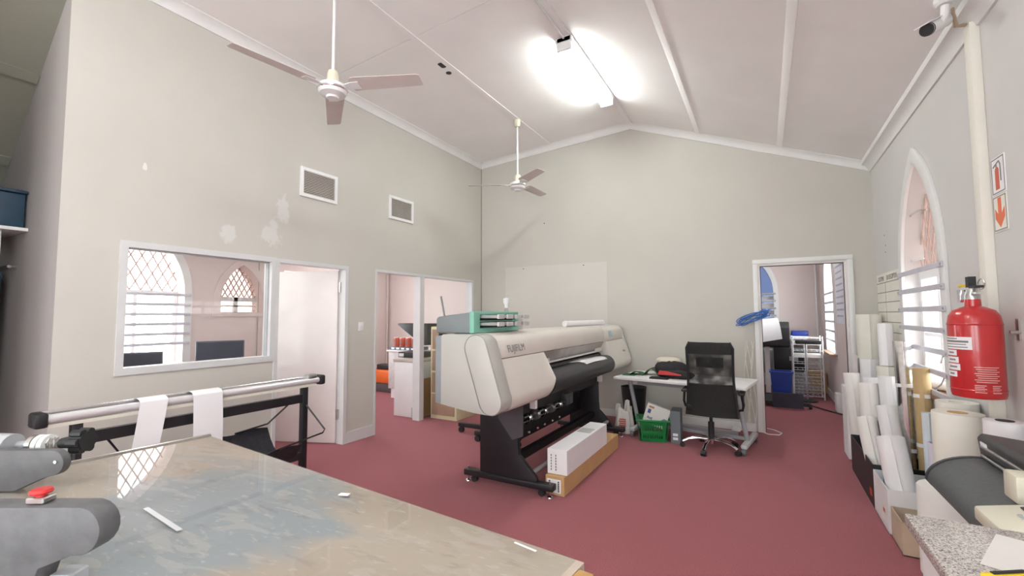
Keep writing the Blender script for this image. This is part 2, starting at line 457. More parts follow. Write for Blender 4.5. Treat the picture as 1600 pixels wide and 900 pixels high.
# ---- doorway in the gable wall
y0, y1 = YB-.022, YB
dj = struct(B().box(-.116, -.06, y0, y1, 0, 2.145).box(.872, .93, y0, y1, 0, 2.145).box(-.116, .93, y0-.004, y1, 2.145, 2.20).build('door_3', M_TRIM, bevel=.004), 'white framed doorway in the gable wall')
B().box(-.06, -.035, YB-.012, YB+.13, 0, 2.12).box(.845, .872, YB-.012, YB+.13, 0, 2.12).box(-.06, .872, YB-.012, YB+.13, 2.115, 2.145).build('door_lining', pm('door_lining_pale', (.76, .72, .71), .5), dj, bevel=.003)
B().box(-.035, -.028, YB+.03, YB+.045, 0, 2.115).box(.838, .845, YB+.03, YB+.045, 0, 2.115).box(-.035, .845, YB+.03, YB+.045, 2.108, 2.115).build('door_seal', M_DARKINK, dj)

# ---- pointed window in the right wall: trim, security bars, lattice, casements, sill
w2 = struct(B().slab([gw_o, gothic(4.845, 1.01, .875, 1.84, .92)], (XR, 0, 0), (0, 1, 0), (0, 0, 1), (-1, 0, 0), .028).build('window_2', M_TRIM, bevel=.004), 'tall pointed window with flat security bars')
for k in range(7):
    z = 1.852-.159*k
    o = B().rbox(XR-.040, XR-.030, 4.225, 5.46, z-.021, z+.021, .004, 1).build('security_bar', pm('bar_lilac_grey', (.62, .62, .68), .45), w2)
    bb = B()
    for y in (4.25, 5.435): bb.cyl((XR-.046, y, z), (XR-.038, y, z), .009, n=8)
    bb.build('screw', M_STEEL, o)
xo = XR+.115
lat = gothic(4.845, 1.01, 1.86, 1.862, .90)
lattice(B(), lat, (xo, 0, 0), (0, 1, 0), (0, 0, 1), .17, 2.0, .006).build('lattice', pm('lattice_rose', (.58, .42, .37), .5), w2)
B().box(xo-.02, xo+.02, 4.34, 5.35, 1.80, 1.87).box(xo-.02, xo+.02, 4.34, 4.40, .88, 1.8).box(xo-.02, xo+.02, 5.29, 5.35, .88, 1.8).box(xo-.02, xo+.02, 4.82, 4.87, .88, 1.8).box(xo-.02, xo+.02, 4.34, 5.35, .88, .93).box(xo-.015, xo+.015, 4.40, 5.29, 1.30, 1.33).build('casement', M_TRIM, w2)
B().box(xo+.024, xo+.028, 4.34, 5.35, .88, 1.85).build('pane', glassmat('obscure_pane', (.85, .82, .81)), w2)
B().slab([gothic(4.845, 1.01, 1.85, 1.852, .91)], (xo+.02, 0, 0), (0, 1, 0), (0, 0, 1), (1, 0, 0), .004).build('pane', glassmat('rose_pane', (.47, .405, .385)), w2)
B().box(XR-.05, XR+.34, 4.345, 5.345, .845, .88).build('window_sill', M_BROWNW, w2)
b = B().tube([(XR+.03, 5.28, 2.36), (XR+.03, 5.15, 2.38), (XR+.07, 5.1, 2.40), (XR+.09, 5.0, 2.38)], .007, 6); b.build('stay_rod', M_STEEL, w2)
b = B().tube([(XR+.05, 5.34, 1.98), (XR+.05, 5.20, 1.97), (XR+.09, 5.15, 1.98)], .008, 6); b.build('stay_rod', M_TRIM, w2)
# ---- trunking down the right wall
tk = B().box(XR-.045, XR, 3.50, 3.585, 0, 3.20).build('wall_trunking', M_PAPERC, bevel=.003); struct(tk, 'cream cable trunking down the right wall')

# ---- offices behind the partition
XO = -7.2
o1 = gothic(2.73, 1.0, .85, 1.83, .87); o2 = gothic(4.05, .66, 1.555, 1.75, .56)
b = B().slab([rect(1.24, 7.5, 0, 2.9), o1, o2, rect(4.75, 6.0, .9, 2.28)], (XO, 0, 0), (0, 1, 0), (0, 0, 1), (-1, 0, 0), .30); wo = struct(b.build('wall_office', M_WALLP))  # rectangular opening added out of sight to light the office
b = B().slab([rect(-7.5, XL+.0, 0, 2.9)], (0, 7.22, 0), (1, 0, 0), (0, 0, 1), (0, 1, 0), .1); struct(b.build('wall_office_back', M_WALLP))
b = B().box(XL-.1, XL, YB+.12, 7.3, 0, 2.9); struct(b.build('wall_office_end', M_WALLP))
b = B().box(-7.5, XL-.1, 1.24, 7.3, 2.75, 2.85); struct(b.build('ceiling_office', M_CEIL))
for c, w_, z0, sp, ri, nm in ((2.73, 1.0, .85, 1.83, .87, 'window_3'), (4.05, .66, 1.555, 1.75, .56, 'window_4')):
    tr = struct(B().slab([gothic(c, w_+.2, z0-.06, sp, ri+.11), gothic(c, w_, z0, sp, ri)], (XO, 0, 0), (0, 1, 0), (0, 0, 1), (1, 0, 0), .02).build(nm, M_TRIM if nm == 'window_3' else M_WALLP), 'pointed office window with security bars' if nm == 'window_3' else 'small pointed lattice window of the office')
    xg = XO-.2
    if nm == 'window_3':
        for k in range(6):
            z = 1.80-.135*k
            B().rbox(XO+.022, XO+.032, 2.15, 3.31, z-.018, z+.018, .004, 1).build('security_bar', MATS['bar_lilac_grey'], tr)
        lattice(B(), gothic(c, w_, 1.86, 1.862, .84), (xg, 0, 0), (0, 1, 0), (0, 0, 1), .125, 1.9, .010).build('lattice', MATS['lattice_rose'], tr)
        B().box(xg-.02, xg+.02, c-w_/2, c+w_/2, 1.80, 1.86).box(xg-.02, xg+.02, c-w_/2, c-w_/2+.05, .85, 1.8).box(xg-.02, xg+.02, c+w_/2-.05, c+w_/2, .85, 1.8).box(xg-.02, xg+.02, c-.02, c+.02, .85, 1.8).build('casement', M_TRIM, tr)
    else:
        lattice(B(), gothic(c, w_, 1.80, 1.802, .53), (xg, 0, 0), (0, 1, 0), (0, 0, 1), .085, 1.8, .008).build('lattice', MATS['lattice_rose'], tr)
        B().box(xg-.02, xg+.02, c-w_/2, c+w_/2, 1.735, 1.80).box(xg-.02, xg+.02, c-w_/2, c+w_/2, 1.65, 1.672).box(xg-.02, xg+.02, c-.03, c+.03, 1.555, 1.8).box(xg-.02, xg+.02, c-w_/2, c+w_/2, 1.545, 1.565).build('casement', M_TRIM, tr)
    B().box(xg-.03, xg-.026, c-w_/2, c+w_/2, z0, sp+ri*.99).build('pane', glassmat('frosted_pane', (1, .97, .98)) if nm == 'window_3' else MATS['rose_pane'], tr)
b = B().cyl((XO+.03, 7.15, 0), (XO+.03, 7.15, 2.75), .022, n=10); b.build('wall_pipe', M_WALLP); struct(bpy.data.objects['wall_pipe'])
b = B().cyl((XO+.008, 4.30, 0), (XO+.008, 4.30, 2.75), .007, n=6); struct(b.build('trim_corner_line', pm('corner_line_grey', (.45, .40, .38), .6)))  # thin rod added to draw a corner line, not a cable

# ---- room beyond the gable doorway
YN = 11.0; XN = 1.0
n1 = gothic(-.32, 1.0, .9, 1.95, .85); 
b = B().slab([rect(-2.4, 1.4, 0, 3.0), n1], (0, YN, 0), (1, 0, 0), (0, 0, 1), (0, 1, 0), .3); struct(b.build('wall_far', M_WALLP))
b = B().slab([rect(YB+.12, YN, 0, 3.0), gothic(9.5, 1.1, .85, 1.9, .9)], (XN, 0, 0), (0, 1, 0), (0, 0, 1), (1, 0, 0), .3); struct(b.build('wall_far_right', M_WALLP))
b = B().box(-2.5, -2.4, YB+.12, YN, 0, 3.0); struct(b.build('wall_far_left', M_WALLP))
b = B().box(-2.5, 1.4, YB+.12, YN+.1, 2.95, 3.05); struct(b.build('ceiling_far', M_CEIL))
tr = struct(B().slab([gothic(-.32, 1.18, .84, 1.95, .98), n1], (0, YN, 0), (1, 0, 0), (0, 0, 1), (0, -1, 0), .02).build('window_5', M_TRIM), 'arched window with bars at the end of the far room')
for k in range(6):
    z = 1.93-.155*k
    B().rbox(-.86, .22, YN-.035, YN-.024, z-.018, z+.018, .004, 1).build('security_bar', M_GREYM, tr)
for k in range(5):
    z = 1.90-.155*k
    B().box(-.82, .18, YN+.12, YN+.14, z-.12, z-.015).build('louvre_pane', pm('louvre_white', (.72, .72, .76), .4), tr)
B().box(-.82, .18, YN+.2, YN+.204, .9, 2.8).build('pane', glassmat('smoked_pane', (.15, .17, .23)), tr)
tr = struct(B().slab([gothic(9.5, 1.28, .79, 1.9, 1.02), gothic(9.5, 1.1, .85, 1.9, .9)], (XN, 0, 0), (0, 1, 0), (0, 0, 1), (-1, 0, 0), .02).build('window_6', M_TRIM), 'arched side window of the far room')
for k in range(6):
    z = 1.85-.16*k
    B().rbox(XN-.034, XN-.024, 8.85, 10.15, z-.02, z+.02, .004, 1).build('security_bar', MATS['bar_lilac_grey'], tr)
B().box(XN-.10, XN+.28, 8.85, 10.15, .80, .84).build('window_sill', M_BROWNW, tr)
b = B().box(XN-.02, XN, YB+.12, YN, 0, .12); struct(b.build('baseboard_far', M_TRIM))
b = B().cyl((.93, YN-.03, 0), (.93, YN-.03, 2.95), .02, n=8); struct(b.build('trim_far_pipe', M_TRIM))
# ================================================================== LIGHT FITTING AND FANS
M_TUBE = pm('tube_diffuser', (.9, .9, .9), .5, emit=(.96, 1.0, .965), es=FLUO)
M_TUBEW = pm('tube_weak', (.9, .9, .9), .5, emit=(.95, .97, .95), es=FLUO*.38)  # weaker glow for the far room and the added office fittings
def ceiling_light(y0, y1, label, x=-1.70, z=CEIL_R, mt=M_TUBE):
    t = thing('ceiling_light', (x, (y0+y1)/2, z), label, 'light', 'fluorescent fittings')
    B().rbox(x-.09, x+.09, y0, y1, z-.075, z-.012, .01).build('housing', M_WHITE, t)
    for s_ in (-.05, .05): B().cyl((x+s_, y0+.03, z-.125), (x+s_, y1-.03, z-.125), .020, n=14).build('tube', mt, t)
    for y in (y0, y1-.03): B().rbox(x-.08, x+.08, y, y+.03, z-.155, z-.012, .008).build('end_cap', M_WHITE, t)
    return t
ceiling_light(4.10, 5.55, 'glowing white fluorescent fitting on the ceiling ridge')
B().tube([(-1.70, 2.6, CEIL_R-.03), (-1.70, 4.1, CEIL_R-.03)], .012, 8).build('conduit', M_TRIM, bpy.data.objects['ceiling_light'])
ceiling_light(-.2, 1.25, 'added unseen fluorescent fitting on the ridge above the work table')  # unseen lamp added for more light from above the camera
ceiling_light(-3.8, -2.35, 'added unseen fluorescent fitting on the ridge near the rear wall')  # another unseen lamp, added to raise the hall's overall light
ceiling_light(8.2, 9.4, 'fluorescent fitting on the ceiling of the far room', -.6, 2.96, M_TUBEW)
ceiling_light(1.45, 2.65, 'added unseen fluorescent fitting inside the office with monitors', -4.95, 2.76, M_TUBEW)  # unseen lamp added to brighten these office walls
ceiling_light(5.2, 6.4, 'added unseen fluorescent fitting inside the ink bottle office', -6.2, 2.76, M_TUBEW)  # lamp out of view, added to lighten this office

M_BLADE = pm('fan_blade_beige', (.66, .60, .57), .5, var=.03)
M_IVORY = pm('ivory_plastic', (.74, .70, .55), .4, var=.03)
def ceiling_fan(x, y, zh, a0, rad, label):
    t = thing('ceiling_fan', (x, y, zc(x)), label, 'fan', 'ceiling fans')
    zt = zc(x)
    B().lathe([(.045, 0), (.045, -.06), (.036, -.10), (.001, -.10)][::-1], (x, y, zt-.01), 16).build('canopy', M_IVORY, t)
    B().cyl((x, y, zh+.12), (x, y, zt-.06), .0125, n=12).build('down_rod', M_WHITE, t)
    B().lathe([(.001, .165), (.036, .165), (.042, .15), (.050, .06), (.050, .05), (.001, .05)], (x, y, zh), 20).build('rod_cover', M_IVORY, t)
    h = B().lathe([(.001, .06), (.075, .06), (.108, .042), (.112, .02), (.112, -.005), (.100, -.028), (.05, -.045), (.045, -.06), (.001, -.062)], (x, y, zh), 32).build('motor_housing', M_WHITE, t)
    B().lathe([(.114, .016), (.118, .012), (.118, .0), (.114, -.004)], (x, y, zh), 32).build('trim_ring', M_CHROME, h)
    for k in range(3):
        Mx = Matrix.Translation((x, y, zh+.03)) @ Matrix.Rotation(R(a0+120*k), 4, 'Z') @ Matrix.Rotation(R(-11), 4, 'X')
        bl = B(Mx).slab([[(.19, -.085), (.215, -.092), (rad-.02, -.062), (rad, -.05), (rad, .055), (rad-.02, .062), (.17, .06), (.16, .04), (.16, -.05)]], (0, 0, 0), (1, 0, 0), (0, 1, 0), (0, 0, 1), .004).build('blade', M_BLADE, t)
        B(Mx).slab([[(.09, -.022), (.17, -.045), (.235, -.045), (.235, .035), (.17, .035), (.09, .022)]], (0, 0, -.007), (1, 0, 0), (0, 1, 0), (0, 0, 1), .006).build('blade_bracket', M_WHITE, bl)
    return t
ceiling_fan(-2.97, 2.332, 3.305, 20.5, .745, 'large white ceiling fan nearest the camera, hanging on a long rod')
ceiling_fan(-2.97, 5.43, 3.305, 84, .70, 'white ceiling fan further off, near the corner of the room')

# ================================================================== WALL FITTINGS
def vent(y0, y1, z0, z1, label):
    t = thing('wall_vent', (XL, (y0+y1)/2, z0), label, 'vent', 'louvred wall vents')
    B().box(XL, XL+.004, y0+.02, y1-.02, z0+.02, z1-.02).build('backing', pm('vent_dark', (.10, .09, .08), .8), t)
    f = .035
    B().box(XL, XL+.022, y0, y1, z1-f, z1).box(XL, XL+.022, y0, y1, z0, z0+f).box(XL, XL+.022, y0, y0+f, z0+f, z1-f).box(XL, XL+.022, y1-f, y1, z0+f, z1-f).build('frame', M_WHITE, t)
    b = B(); n = 14
    for k in range(n):
        z = z0+f+(z1-z0-2*f)*(k+.5)/n
        b.add([(XL+.006, y0+f, z+.010), (XL+.006, y1-f, z+.010), (XL+.020, y1-f, z-.004), (XL+.020, y0+f, z-.004), (XL+.006, y0+f, z+.006), (XL+.006, y1-f, z+.006), (XL+.018, y1-f, z-.006), (XL+.018, y0+f, z-.006)],
              [(0,1,2,3), (7,6,5,4), (3,2,6,7), (0,4,5,1), (0,3,7,4), (1,5,6,2)])
    b.build('louvres', pm('louvre_beige', (.60, .56, .51), .6), t)
vent(3.01, 3.485, 2.80, 3.125, 'white framed louvred vent with pale frame, nearer one above the door')
vent(4.325, 4.79, 2.80, 3.115, 'beige louvred vent high on the wall above the wide opening')
t = thing('light_switch', (XL, 3.88, 1.31), 'white light switch between the two doorways', 'switch')
B().rbox(XL, XL+.010, 3.84, 3.92, 1.31, 1.42, .004).build('plate', M_WHITE, t)
B().rbox(XL+.010, XL+.016, 3.865, 3.895, 1.345, 1.385, .003).build('rocker', M_TRIM, t)

# security camera at the eave
t = thing('security_camera', (.99, 3.44, 3.26), 'white bullet security camera with black face under the eave', 'camera')
B().lathe([(.05, 0), (.05, -.03), (.035, -.045), (.001, -.045)][::-1], (.97, 3.40, zc(.97)), 20).build('mount', M_WHITE, t)
B().tube([(.97, 3.40, 3.28), (.965, 3.40, 3.22), (.95, 3.41, 3.19)], .02, 10).build('arm', M_WHITE, t)
d = Vector((-.6, -.55, -.42)).normalized(); c0 = Vector((.99, 3.47, 3.225)); c1 = c0+d*.17
B().cyl(c0, c1, .034, .036, n=20).build('housing', M_WHITE, t)
B().cyl(c1-d*.01, c1+d*.012, .037, .034, n=20).build('face', M_BLACK, t)
up = Vector((0, 0, 1)); sd = d.cross(up).normalized(); uu = sd.cross(d)
B().sweep([(-.038, .030), (.038, .030), (.038, .036), (-.038, .036)], c0-d*.0, c1+d*.03, sd, uu).build('sun_shield', M_WHITE, t)
B().tube([(1.01, 3.43, 3.27), (1.04, 3.52, 3.20), (1.09, 3.55, 3.215), (1.115, 3.55, 3.20)], .008, 6).tube([(1.0, 3.40, 3.25), (1.05, 3.50, 3.185), (1.09, 3.54, 3.20)], .006, 6).build('cable', pm('cable_tan', (.45, .36, .26), .6), t)

# fire signs on the right wall
def sign(y0, y1, z0, z1, label, bgm):
    t = thing('fire_sign', (XR, (y0+y1)/2, z0), label, 'sign')
    B().box(XR-.004, XR, y0, y1, z0, z1).build('plate', bgm, t)
    e = .006
    B().box(XR-.005, XR-.0041, y0+e, y1-e, z1-2*e, z1-e).box(XR-.005, XR-.0041, y0+e, y1-e, z0+e, z0+2*e).box(XR-.005, XR-.0041, y0+e, y0+2*e, z0+2*e, z1-2*e).box(XR-.005, XR-.0041, y1-2*e, y1-e, z0+2*e, z1-2*e).build('border', M_GREYINK, t)
    return t
t = sign(3.315, 3.475, 2.15, 2.355, 'white sign with a red fire extinguisher pictogram', M_PAPER)
x = XR-.0048
B().slab([[(3.382, 2.175), (3.428, 2.175), (3.428, 2.285), (3.418, 2.298), (3.392, 2.298), (3.382, 2.285)]], (x, 0, 0), (0, 1, 0), (0, 0, 1), (1, 0, 0), .0006).build('pictogram_cylinder', M_REDINK, t)
B().tube([(x, 3.405, 2.298), (x, 3.405, 2.318), (x, 3.375, 2.328), (x, 3.360, 2.305), (x, 3.360, 2.215)], .0035, 5).tube([(x, 3.405, 2.318), (x, 3.445, 2.305)], .0035, 5).build('pictogram_hose', M_GREYINK, t)
t = sign(3.32, 3.48, 1.945, 2.145, 'cream sign with a red arrow pointing down', M_PAPERC)
B().slab([[(3.40, 1.965), (3.455, 2.02), (3.455, 2.075), (3.42, 2.04), (3.42, 2.13), (3.38, 2.13), (3.38, 2.04), (3.345, 2.075), (3.345, 2.02)]], (x, 0, 0), (0, 1, 0), (0, 0, 1), (1, 0, 0), .0006).build('arrow', pm('print_orange_red', (.72, .16, .07), .6), t)

# job chart on the right wall
t = thing('job_chart', (XR, 6.0, 1.05), 'cream ruled job chart on the wall beside the pointed window', 'chart')
B().box(XR-.006, XR-.001, 5.49, 6.50, .95, 1.93).build('board', M_PAPERC, t)
b = B(); x0, x1 = XR-.0072, XR-.0061
for k in range(9): b.box(x0, x1, 5.5, 6.49, 1.83-.105*k-.004, 1.83-.105*k+.004)
b.box(x0, x1, 6.10, 6.108, 1.0, 1.83); b.build('ruling', M_GREYINK, t)
text('heading', 'CUSTOMER', .07, frame((x1, 6.29, 1.875), (0, -1, 0), (0, 0, 1)), M_DARKINK, t, sx=.75)
text('heading', 'JOB DESCRIPTION', .07, frame((x1, 5.83, 1.875), (0, -1, 0), (0, 0, 1)), M_DARKINK, t, sx=.75)

# fire extinguisher
ex, ey = XR-.145, 3.37
t = thing('fire_extinguisher', (ex, ey, 1.04), 'red fire extinguisher with white labels hung on the right wall', 'fire extinguisher')
body = B().lathe([(.001, 1.045), (.085, 1.045), (.104, 1.050), (.109, 1.07), (.109, 1.445), (.103, 1.485), (.085, 1.515), (.05, 1.532), (.034, 1.538), (.032, 1.575), (.001, 1.575)], (ex, ey, 0), 40).build('cylinder', M_RED, t)
B().lathe([(.1095, 1.085), (.1115, 1.09), (.1095, 1.095)], (ex, ey, 0), 40).build('weld_seam', M_RED, body)
B().lathe([(.1095, 1.435), (.1115, 1.44), (.1095, 1.445)], (ex, ey, 0), 40).build('weld_seam', M_RED, body)
B().lathe([(.001, 1.57), (.03, 1.57), (.03, 1.60), (.024, 1.61), (.024, 1.64), (.001, 1.64)], (ex, ey, 0), 20).build('valve', M_STEEL, t)
B().box(ex-.018, ex+.018, ey-.10, ey+.02, 1.635, 1.648, Matrix()).box(ex-.016, ex+.016, ey-.012, ey+.03, 1.62, 1.70).build('lever', M_BLACK, t)
B().box(ex-.012, ex+.012, ey-.09, ey-.01, 1.60, 1.612).build('carry_handle', M_STEEL, t)
pts = [(ex+.02, ey-.06+.045*math.cos(a*.6), 1.655+.028*math.sin(a*.6)) for a in range(11)]
B().tube(pts, .003, 5).build('pin_ring', M_STEEL, t)
B().tube([(ex, ey+.02, 1.65), (ex-.02, ey+.07, 1.655), (ex-.02, ey+.11, 1.652)], .007, 6).build('safety_tag', pm('yellow_plastic', (.80, .58, .03), .5), t)
B().box(ex-.04, ex-.01, ey+.035, ey+.075, 1.56, 1.63).build('gauge_bracket', M_CHROME, t)
B().box(XR-.008, XR, ey-.095, ey-.06, 1.36, 1.47).cyl((XR-.04, ey-.09, 1.40), (XR, ey-.09, 1.40), .010, n=10).build('wall_bracket', M_STEEL, t)
def on_cyl(a0, a1, z0, z1, rr=.1102, n=8):
    return B().grid(lambda u, v: (ex+rr*math.cos(R(a0+(a1-a0)*u)), ey+rr*math.sin(R(a0+(a1-a0)*u)), z0+(z1-z0)*v), n, 1)
# angle 180 faces -X; camera direction is about 248 deg
lb = on_cyl(164, 247, 1.305, 1.372, n=14).build('label', M_PAPER, body, recalc=False)
b = B()
for k, (a0, a1, h) in enumerate(((172, 215, .006), (172, 240, .011), (172, 235, .005), (172, 238, .005))):
    z = 1.362-.015*k; q = on_cyl(a0, a1, z-h/2, z+h/2, .1106); b.add(q.v, q.f)
b.build('label_print', M_GREYINK, lb, recalc=False)
for k, (a1, h) in enumerate(((212, .030), (216, .032), (219, .034), (210, .030))):
    z = 1.285-.038*k
    s2 = on_cyl(164, a1, z-h/2, z+h/2).build('sticker', M_PAPER, body, recalc=False)
    on_cyl(185, a1-8, z-.004, z+.005, .1106).build('label_print', M_GREYINK, s2, recalc=False)
b = B()
for k in range(8):
    z = 1.215-.011*k; q = on_cyl(248+(k % 3)*3, 300-(k % 2)*6, z-.002, z+.002, .1101); b.add(q.v, q.f)
for a0, a1 in ((247, 270), (282, 303)):
    for k in range(5):
        z = 1.105-.009*k+.015; q = on_cyl(a0, a1-(k % 2)*4, z-.002, z+.002, .1101); b.add(q.v, q.f)
b.build('printed_instructions', pm('print_pink', (.75, .45, .42), .6), body, recalc=False)

# ================================================================== WIDE FORMAT PRINTER
PN, PF = 2.83, 6.45
t = thing('wide_format_printer', (-2.05, 4.5, 0), 'long cream wide format printer on black legs in the middle of the room', 'printer')
def arc(cx, cz, r, a0, a1, n=6): return [(cx+r*math.cos(R(a0+(a1-a0)*i/n)), cz+r*math.sin(R(a0+(a1-a0)*i/n))) for i in range(n+1)]
# side outline (X,Z)
side = [(-2.25, .80)]+arc(-2.22, 1.32, .03, 180, 90, 4)+arc(-1.915, 1.25, .10, 90, 13, 6)+arc(-1.785, .85, .095, 13, -95, 8)+[(-1.95, .762)]
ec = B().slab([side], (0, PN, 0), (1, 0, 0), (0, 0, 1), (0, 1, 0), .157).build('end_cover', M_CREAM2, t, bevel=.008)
# raised slanted stadium on the end
def stad(c0, c1, r0, r1, grow=0):
    c0 = Vector(c0); c1 = Vector(c1); d = (c1-c0).normalized(); a = math.degrees(math.atan2(d.y, d.x))
    return arc(c1.x, c1.y, r1+grow, a-90, a+90, 10)+arc(c0.x, c0.y, r0+grow, a+90, a+270, 10)
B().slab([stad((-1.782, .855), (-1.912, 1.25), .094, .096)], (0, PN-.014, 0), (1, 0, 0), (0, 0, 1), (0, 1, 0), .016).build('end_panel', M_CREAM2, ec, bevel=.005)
B().slab([stad((-1.785, .858), (-1.912, 1.247), .094, .096, .008)], (-.007, PN-.0015, 0), (1, 0, 0), (0, 0, 1), (0, 1, 0), .003).build('panel_gap_shade', M_GREYINK, ec)  # dark ring painted as the shadow line around the raised panel
B().slab([[(-2.325, .80), (-2.25, .79), (-2.25, 1.335), (-2.325, 1.335)]], (0, PN+.02, 0), (1, 0, 0), (0, 0, 1), (0, 1, 0), PF-PN-.05).build('rear_panel', pm('printer_rear_grey', (.27, .29, .30), .5), t, bevel=.008)
# hood: over the top and down to the seam
zs = 1.155
def hoodprof(): return [(-2.25, 1.20), (-2.25, 1.352)]+arc(-1.915, 1.25, .102, 90, 13, 6)+[(-1.808, zs+.003), (-1.86, zs+.003), (-1.95, 1.2)]
hd = B().sweep(hoodprof(), (0, PN+.16, 0), (0, 5.62, 0), (1, 0, 0), (0, 0, 1)).build('hood', M_CREAM, t, bevel=.004)
B().sweep(hoodprof(), (0, 5.625, 0), (0, PF, 0), (1, 0, 0), (0, 0, 1)).build('hood', M_CREAM, t, bevel=.004)
B().sweep([(-2.24, .85), (-2.24, 1.2), (-1.95, 1.2), (-1.95, .80)], (0, PN+.16, 0), (0, PF-.02, 0), (1, 0, 0), (0, 0, 1)).build('chassis', M_GREYM, t)
low = [(-1.95, zs-.002), (-1.808, zs-.002)]+arc(-1.785, .85, .097, 13, -95, 8)+[(-1.95, .760)]
def lowcover(y0, y1, nm):
    # front outline with rounded lower inner corner
    inner = y1 if y0 < 4 else y0; sg = -1 if y0 < 4 else 1; rc = .11; ys_ = []
    secs = [(inner+sg*rc*(1-math.cos(R(a))), rc*(1-math.sin(R(a)))) for a in (0, 15, 30, 45, 60, 75, 90)]
    secs.append((y0 if y0 < 4 else y1, 0.))
    bb = B(); n_ = len(low); vs_ = []; fs_ = []
    for (yy, lift) in secs:
        for x_, z_ in low: 
            f_ = min(1., max(0., (1.0-z_)/.245)); vs_.append((x_, yy, z_+lift*f_))
    for k in range(len(secs)-1):
        for i in range(n_): fs_.append((k*n_+i, k*n_+(i+1) % n_, (k+1)*n_+(i+1) % n_, (k+1)*n_+i))
    fs_ += [list(range(n_)), [(len(secs)-1)*n_+i for i in range(n_)]]
    return bb.add(vs_, fs_).build(nm, M_CREAM, t)
lowcover(PN+.16, 3.80, 'front_cover'); fc = lowcover(5.66, PF, 'front_cover')
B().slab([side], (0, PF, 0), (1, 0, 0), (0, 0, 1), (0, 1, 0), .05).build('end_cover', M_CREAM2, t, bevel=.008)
# print window, rail and platen
B().sweep([(-1.835, 1.15), (-1.845, 1.15), (-1.90, 1.04), (-1.89, 1.035)], (0, 3.80, 0), (0, 5.66, 0), (1, 0, 0), (0, 0, 1)).build('window_cover', pm('window_smoke', (.42, .39, .36), .2, var=.1), t)
B().box(-1.875, -1.855, 3.81, 5.65, 1.028, 1.045).build('window_edge', M_TRIM, t)
for y0, y1 in ((3.82, 4.02), (5.42, 5.64)):
    B().box(-1.874, -1.852, y0, y1, 1.046, 1.075).build('warning_label', M_PAPERC, t)
B().box(-1.87, -1.848, 3.83, 3.90, 1.076, 1.10).build('warning_label', pm('yellow_label', (.80, .60, .10), .6), t)
B().sweep([(-1.95, 1.03), (-1.95, .95), (-1.86, .95), (-1.88, 1.0)], (0, 3.80, 0), (0, 5.66, 0), (1, 0, 0), (0, 0, 1)).build('feed_slot', M_BLACKM, t)
pl = [(-1.95, .975)]+arc(-1.80, .865, .112, 100, -60, 10)+[(-1.80, .78), (-1.95, .78)]
B().sweep(pl, (0, 3.80, 0), (0, 5.66, 0), (1, 0, 0), (0, 0, 1)).build('platen', pm('platen_black', (.028, .028, .032), .38, var=.1), t)
# legs
for y in (3.43, 5.55):
    lg = B().slab([[(-2.263, .09), (-2.263, .80), (-1.88, .80), (-1.88, .40), (-1.87, .30), (-1.71, .14), (-1.70, .09)]], (0, y-.02, 0), (1, 0, 0), (0, 0, 1), (0, 1, 0), .05).build('leg', M_BLACKM, t, bevel=.004)
    ft = B().box(-2.43, -1.55, y-.035, y+.045, .055, .105).build('foot', M_BLACKM, t, bevel=.004)
    for x in (-2.33, -1.66):
        B().cyl((x, y-.02, .028), (x, y+.02, .028), .028, n=14).box(x-.012, x+.012, y-.026, y+.026, .028, .056).build('caster', M_BLACK, ft)
    for x in (-2.40, -1.585):
        B().lathe([(.001, 0), (.026, 0), (.024, .008), (.008, .018), (.007, .13), (.001, .13)], (x, y-.005, 0), 14).build('levelling_foot', M_CHROME, ft)
B().slab([[(-2.07, .66), (-2.07, .80), (-1.82, .80), (-1.82, .47), (-1.92, .43), (-2.06, .60)]], (0, 3.39, 0), (1, 0, 0), (0, 0, 1), (0, 1, 0), .018).build('leg_bracket', pm('bracket_slate', (.075, .070, .080), .5), t)
B().box(-2.24, -1.90, 3.48, 5.53, .62, .79).build('under_tray', M_BLACKM, t)
B().box(-2.20, -2.12, 3.48, 5.53, .28, .62).build('apron', M_BLACKM, t)
B().cyl((-1.76, 3.46, .16), (-1.76, 5.53, .16), .02, n=12).build('cross_tube', M_GREYM, t)
B().box(-1.99, -1.93, 3.48, 5.53, .20, .27).build('cross_beam', M_BLACKM, t)
tk_ = B().cyl((-1.86, 3.48, .60), (-1.86, 4.6, .60), .014, n=10).cyl((-1.86, 3.48, .56), (-1.86, 4.6, .56), .008, n=8).build('take_up_bar', M_BLACK, t)
for k, y in enumerate((3.55, 3.72, 3.87, 4.05, 4.22)):
    B().cyl((-1.86, y-.028, .585), (-1.86, y-.02, .585), .044, n=16).cyl((-1.86, y+.02, .585), (-1.86, y+.028, .585), .044, n=16).cyl((-1.86, y-.02, .585), (-1.86, y+.02, .585), .028, n=12).build('reel', M_CHROME if k % 2 == 0 else M_STEEL, tk_)
    B().lathe([(.001, .46), (.012, .463), (.012, .48), (.001, .483)], (-1.84, y, 0), 8).build('clamp_screw', M_CHROME, tk_)
B().rbox(-1.93, -1.83, 4.42, 4.58, .55, .67, .012).build('drive_unit', pm('drive_dark', (.06, .06, .065), .5), t)
for y, m in ((3.60, M_TRIM), (5.45, M_TRIM)): B().rbox(-1.86, -1.80, y, y+.045, .66, .76, .008).build('media_lever', m, t)
B().box(-1.88, -1.83, 3.46, 3.75, .74, .78).build('brass_bracket', pm('brass', (.55, .36, .10), .4, metal=.6), t)
